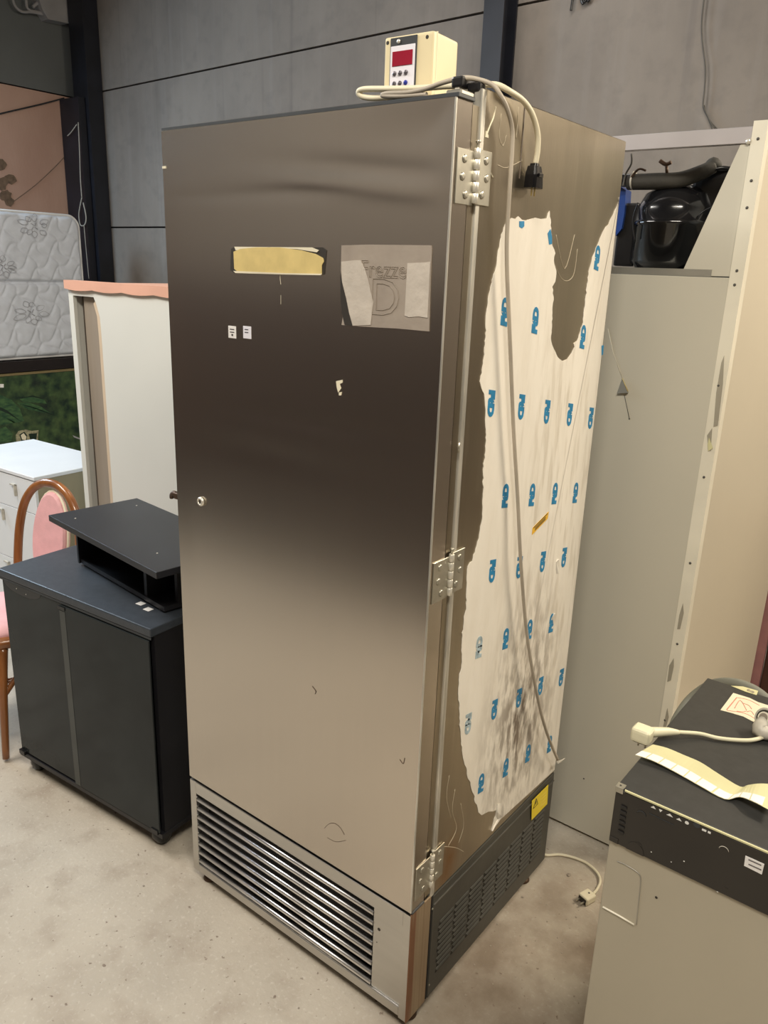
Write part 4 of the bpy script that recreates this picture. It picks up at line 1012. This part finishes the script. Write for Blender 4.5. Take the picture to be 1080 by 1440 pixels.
for k in range(6):
    v0 = 1131+k*7; u0 = 874-k*.9
    front([(u0, v0), (u0+8, v0+4), (u0+7.6, v0+7), (u0-.4, v0+3)], 'vent_slot', 'black', -.0022)
fx0, fz0 = dpt(857, 1174); fx1, fz1 = dpt(869, 1212)
MB().box(.0008, .017, -.0012, -.0001, wz_-.1175, fz0, .0004, 1).build('side_flap', M['dwctl'], fa)
MB().box(.0172, .0178, -.0008, -.0001, wz_-.1175, fz0).build('flap_gap', M['ink'], fa)
x, z = dpt(889, 1221)
zbot = wz_-.1178
n = 18; R_ = .0165
MB().prism([(x+R_*cos(pi*k/n), zbot+.0004+R_*1.25*sin(pi*k/n)) for k in range(n+1)], 1, -.0001, -.001).build('half_round_opening', M['ink'], fa)
for (u, v, s_) in ((919, 1135, .0045), (929, 1140, .003), (942, 1146, .0055), (955, 1152, .0045), (966, 1157, .0045)):
    x, z = dpt(u, v)
    pts = [(x-s_, z-.002), (x+s_, z-.002), (x, z+.0025)] if u not in (929,) else [(x-s_, z+.002), (x+s_, z+.002), (x, z-.003)]
    if u == 966: pts = [(x+.0035*cos(a*pi/5), z+.003*sin(a*pi/5)) for a in range(10)]
    MB().prism(pts, 1, -.0001, -.0007).build('icon', M['icon'], fa)
for (u, v, w_) in ((991, 1168, .0045), (998, 1171, .003)):
    x, z = dpt(u, v); MB().box(x-w_, x+w_*.6, -.0007, -.0001, z-.0015, z+.0022).build('icon', M['icon'], fa)
x, z = dpt(980, 1160); MB().lathe([(.006, -.0001), (.0055, -.001)], (x, 0, z), 'y', 16).build('button', M['gasket'], fa)
MB().tube([Vector((*[dpt(957, 1147)[0], -.0006, dpt(957, 1147)[1]],)), Vector((dpt(958, 1145)[0], -.0006, dpt(958, 1145)[1])), Vector((dpt(969, 1151)[0], -.0006, dpt(969, 1151)[1])), Vector((dpt(969, 1153)[0], -.0006, dpt(969, 1153)[1]))], .0005, 5, spline=False).build('icon', M['icon'], fa)
for (u, v) in ((902, 1146), (1018, 1196)):
    x, z = dpt(u, v)
    MB().tube([Vector((x+.008*cos(a), -.0008, z+.008*sin(a))) for a in [pi*(.05+.9*k/8) for k in range(9)]], .0006, 5, spline=False).build('embossed_arc', M['fit'] if u > 1000 else M['gasket'], fa)
for (u, v, r) in ((898, 1186, .003), (916, 1198, .001), (900, 1188, .003), (944, 1212, .0008), (962, 1211, .0012), (1021, 1250, .0035), (1009, 1254, .001)):
    x, z = dpt(u, v); MB().box(x-r, x+r, -.0008, -.0001, z-r*.6, z+r*.6).build('small_hole' if r > .002 else 'chip', M['ink'] if r > .002 else M['icon'], fa)
front([(913, 1143), (948, 1160), (948, 1160.6), (913, 1143.6)], 'scribe_line', 'gasket', -.0010)
stc = front([(1048.5, 1203), (1075, 1215), (1071.5, 1229.5), (1046.5, 1217)], 'price_label', 'paper', -.0010, fa, 'white price label')
for (a_, b_) in ((1207.5, 0), (1214, 2)):
    front([(1053, a_), (1071, a_+8.2), (1070.6, a_+9.6), (1052.6, a_+1.4)], 'print_line', 'btn', -.0014, stc)
# embossed rounded rectangle on the door panel
rr = [(845, 1212), (880, 1210), (893, 1218), (901, 1233), (895, 1298), (888, 1302), (860, 1288), (838, 1276)]
pts = []
pp = [Vector((dpt(u, v, .004)[0], .0034, dpt(u, v, .004)[1])) for u, v in [(868, 1211), (880, 1216), (898, 1228), (901, 1240), (898, 1270), (895, 1300)]]
MB().tube(pp, .0009, 6).build('embossed_rib', M['tray'], fb)
pp = [Vector((max(.003, dpt(u, v, .004)[0]), .003, dpt(u, v, .004)[1])) for u, v in [(848, 1275), (870, 1287), (892, 1300)]]
MB().tube(pp, .0018, 6, spline=False).build('embossed_rib', M['strip'], fb, label='bright pressed edge')
for (u, v, r) in ((923, 1262, .0025),):
    x, z = dpt(u, v, .004); MB().lathe([(r, .0038), (r, .0034)], (x, 0, z), 'y', 10).build('bolt_hole', M['ink'], fb)

# labels, cords and hose lying on the dishwasher
def dtop(u, v, h=0): return U(2, wz_+h, u, v)
lab = [(1013, 999), (1031, 975), (1044, 979), (1054, 982), (1066, 988), (1085, 994), (1076, 1022), (1062, 1017), (1045, 1008), (1028, 1003)]
ws = wb(MB().prism([tuple(dtop(u, v)[:2]) for u, v in lab], 2, wz_+.0004, wz_+.0012), 'warning_label', M['cream_edge'], dw, 'cream warning label with faint red drawing')
for seg in ([(1022, 998), (1036, 981)], [(1022, 999), (1047, 1003), (1064, 1012)], [(1037, 981), (1052, 984), (1068, 992)]):
    wb(MB().tube([dtop(u, v, .0015) for u, v in seg], .0006 if seg[0] != (1022, 998) else .001, 5), 'printed_frame', M['redp'], ws)
for seg in ([(1033, 996), (1041, 985), (1050, 999)], [(1050, 1001), (1056, 1000), (1060, 1005)], [(1036, 1000), (1044, 1001), (1049, 1000)], [(1045, 989), (1053, 992), (1057, 997)]):
    wb(MB().tube([dtop(u, v, .0015) for u, v in seg], .0007, 5), 'printed_drawing', M['redp'], ws)
# paper label strip
ls = thing('label_strip', 'curling strip of yellow backing paper with white labels on the dishwasher', 'label strip', dtop(985, 1095))
cen = [(905, 1053, .012), (925, 1058, .010), (950, 1068, .006), (975, 1083, .004), (1000, 1098, .003), (1022, 1112, .0015), (1040, 1108, .012), (1060, 1108, .022), (1085, 1116, .022)]
back = [(918, 1047, .014), (938, 1052, .013), (962, 1062, .010), (985, 1072, .006), (1010, 1088, .004), (1040, 1106, .002), (1052, 1104, .012), (1070, 1102, .022), (1100, 1104, .022)]
frt = [(893, 1062, .008), (915, 1069, .008), (938, 1080, .005), (962, 1093, .003), (985, 1106, .002), (1019, 1124, .001), (1040, 1121, .010), (1060, 1128, .018), (1085, 1141, .018)]
bk_ = [dtop(u, v, h+.001) for u, v, h in back]; fk = [dtop(u, v, h+.001) for u, v, h in frt]
def sub(L, k=4):
    out = []
    for i in range(len(L)-1):
        p0, p1, p2, p3 = L[max(i-1, 0)], L[i], L[i+1], L[min(i+2, len(L)-1)]
        for j in range(k):
            t = j/k; out.append(.5*((2*p1)+(p2-p0)*t+(2*p0-5*p1+4*p2-p3)*t*t+(3*p1-p0-3*p2+p3)*t**3))
    return out+[L[-1]]
B2, F2 = sub(bk_), sub(fk)
def ribbon(B_, F_, th=.0004):
    mb = MB(); n = len(B_)
    up = Vector((0, 0, th))
    vs = [*B_, *F_, *[b+up for b in B_], *[f+up for f in F_]]
    fs = []
    for i in range(n-1):
        fs += [[i, i+1, n+i+1, n+i], [2*n+i, 2*n+i+1, 3*n+i+1, 3*n+i], [i, i+1, 2*n+i+1, 2*n+i], [n+i, n+i+1, 3*n+i+1, 3*n+i]]
    fs += [[0, n, 3*n, 2*n], [n-1, 2*n-1, 4*n-1, 3*n-1]]
    mb.add(vs, fs); return mb
wb(ribbon(B2, F2), 'backing_paper', M['kraft'], ls)
up = Vector((0, 0, .0007))
k = 0; i = 0
while i+3 < len(B2):
    b_ = [B2[j].lerp(F2[j], .62)+up for j in range(i, i+4)]; f_ = [B2[j].lerp(F2[j], .99)+up for j in range(i, i+4)]
    b_[-1] = b_[-1].lerp(b_[-2], .3); f_[-1] = f_[-1].lerp(f_[-2], .3)
    wb(ribbon(b_, f_, .0003), 'white_label', M['paper'], ls); i += 4 if False else 3
# white cord with angled plug
pc1 = thing('white_power_cord', 'cream white power cord with angled plug on the dishwasher top', 'power cord', dtop(925, 1035))
cordp = [dtop(938, 1029, .012), dtop(960, 1030, .012), dtop(985, 1032, .008), dtop(1010, 1038, .006), (dtop(1040, 1041, .006)), dtop(1062, 1040, .008), dtop(1082, 1032, .010), dtop(1110, 1015, .010)]
wb(MB().tube(cordp, .0042, 8), 'cord', M['cablewhite'], pc1)
ph = dtop(905, 1030, .018); pe_ = dtop(940, 1029, .013)
wb(MB().tube([ph, ph.lerp(pe_, .5), pe_, dtop(955, 1030, .012)], [.0105, .010, .0085, .0045], 12), 'strain_relief', M['cablewhite'], pc1)
wb(MB().box(ph.x-.021, ph.x+.018, ph.y-.017, ph.y+.017, ph.z-.019, ph.z+.011, .008, 3), 'plug_head', M['cablewhite'], pc1)
wb(MB().box(ph.x-.015, ph.x+.012, ph.y-.011, ph.y+.011, ph.z-.0205, ph.z-.0191), 'plug_face', M['ink'], pc1)
for s_ in (-1, 1): wb(MB().tube([(ph.x+s_*.007, ph.y, ph.z-.020), (ph.x+s_*.007, ph.y, ph.z-.032)], .0018, 8, spline=False), 'pin', M['hinge'], pc1)
# drain hose
ho = thing('drain_hose', 'thick grey drain hose with pale end fitting behind the dishwasher top', 'hose', dtop(1020, 985))
hp = [U(1, .55, 942, 1040), U(1, .63, 952, 1010), U(1, .68, 972, 982), U(1, .68, 1000, 963), U(1, .66, 1030, 960), U(1, .64, 1058, 969), U(1, .62, 1080, 985), U(1, .58, 1110, 1010)]
hb_ = MB().tube(hp, .0115, 12, step=12)
wb(hb_, 'hose', M['hose'], ho)
e0 = dtop(1060, 1036, .016); e1 = dtop(1064, 1022, .026); 
cdir = (CAM_LOC - dtop(1074, 1006, .04)).normalized()
fc = dtop(1076, 1010, .036)
ax_ = Vector((-.35, -.75, .45)).normalized()
wb(MB().tube([fc-ax_*.010, dtop(1068, 1027, .017), dtop(1090, 1032, .0155)], [.0155, .015, .015], 16), 'elbow', M['fit'], ho, 'pale grey elbow fitting')
wb(MB().tube([fc-ax_*.016, fc, fc+ax_*.003], [.017, .021, .021], 20, spline=False), 'collar', M['fit'], ho)
wb(MB().tube([fc+ax_*.003, fc+ax_*.0042], [.0165, .0165], 20, spline=False), 'bore', M['ink'], ho)
wb(MB().tube([fc+ax_*.004, fc+ax_*.007], [.0120, .0120], 20, spline=False), 'inner_ring', M['strip'], ho)
wb(MB().tube([fc+ax_*.007, fc+ax_*.008], [.0088, .0088], 20, spline=False), 'inner_bore', M['taupe'], ho)
tgp = [dtop(1028, 965), dtop(1045, 966), dtop(1066, 972), dtop(1064, 978), dtop(1048, 973)]
tgo = MB().prism([tuple(p[:2]) for p in tgp], 2, wz_+.0004, wz_+.0012)
tg_ = wb(tgo, 'paper_tag', M['kraft'], dw, 'small cream paper tag marked S')
tx = text_mb('S', .022, extrude=.0003, bold=.0006); c = dtop(1056, 972, .0016)
wb(place(tx, c, (.3, 1, 0), (-1, .3, 0)), 'tag_letter', M['taupe'], tg_)

# ------------------------------------------------------------------ plug on the floor
fp_ = thing('floor_plug', 'cream plug with white cord lying on the concrete floor beside the freezer', 'plug', U(2, 0, 825, 1262))
cf = lambda u, v, h=.006: U(2, h, u, v)
wb(MB().tube([cf(735, 1190), cf(765, 1202), cf(790, 1202), cf(820, 1211), cf(838, 1225), cf(844, 1238), cf(840, 1250), cf(834, 1257, .012)], .0042, 8), 'cord', M['cablecream'], fp_)
c = cf(825, 1262, .013); ang = math.atan2(*( (cf(812, 1270, .013)-cf(836, 1256, .013)).yx))
rm = Matrix.Translation(c) @ Matrix.Rotation(ang, 4, 'Z')
mb = MB(); mb.box(-.022, .018, -.017, .017, -.012, .012, .006, 3, rm)
wb(mb, 'plug_body', M['cablecream'], fp_)
mb = MB(); mb.box(.0181, .0195, -.013, .013, -.008, .008, 0, 1, rm); wb(mb, 'plug_face', M['ink'], fp_)
for s_ in (-1, 1):
    mb = MB(); mb.box(.0195, .033, s_*.008-.0015, s_*.008+.0015, -.002, .002, 0, 1, rm); wb(mb, 'pin', M['hinge'], fp_)
c2 = rm @ Vector((-.008, 0, .012)); wb(MB().lathe([(.003, -.0003), (.003, .0004)], c2, 'z', 10), 'screw_hole', M['ink'], fp_)
# crumbs of debris on the floor
rnd = random.Random(3); mb = MB()
for (u, v, s_) in [(98,1139,.004),(202,1246,.004),(800,1231,.008),(728,1252,.006),(700,1300,.004),(690,1330,.003),(740,1330,.004),(790,1340,.003),(655,1400,.004),(810,1290,.004),(760,1270,.003),(735,1262,.005),(330,1380,.003),(150,1330,.003),(420,1418,.003)]+[(rnd.uniform(640, 820), rnd.uniform(1230, 1430), rnd.uniform(.0012, .003)) for _ in range(45)]:
    p = U(2, 0, u, v)
    bm = bmesh.new(); bmesh.ops.create_icosphere(bm, subdivisions=1, radius=s_)
    for vv in bm.verts: vv.co = Vector((vv.co.x*rnd.uniform(.6, 1.2)+p.x, vv.co.y*rnd.uniform(.6, 1.2)+p.y, vv.co.z*.35*rnd.uniform(.6, 1)+s_*.2))
    mb.frombm(bm)
deb = mb.build('floor_grit', M['taupe']); deb['kind'] = 'stuff'; deb['label'] = 'scattered grit and crumbs on the concrete floor'; deb['category'] = 'debris'
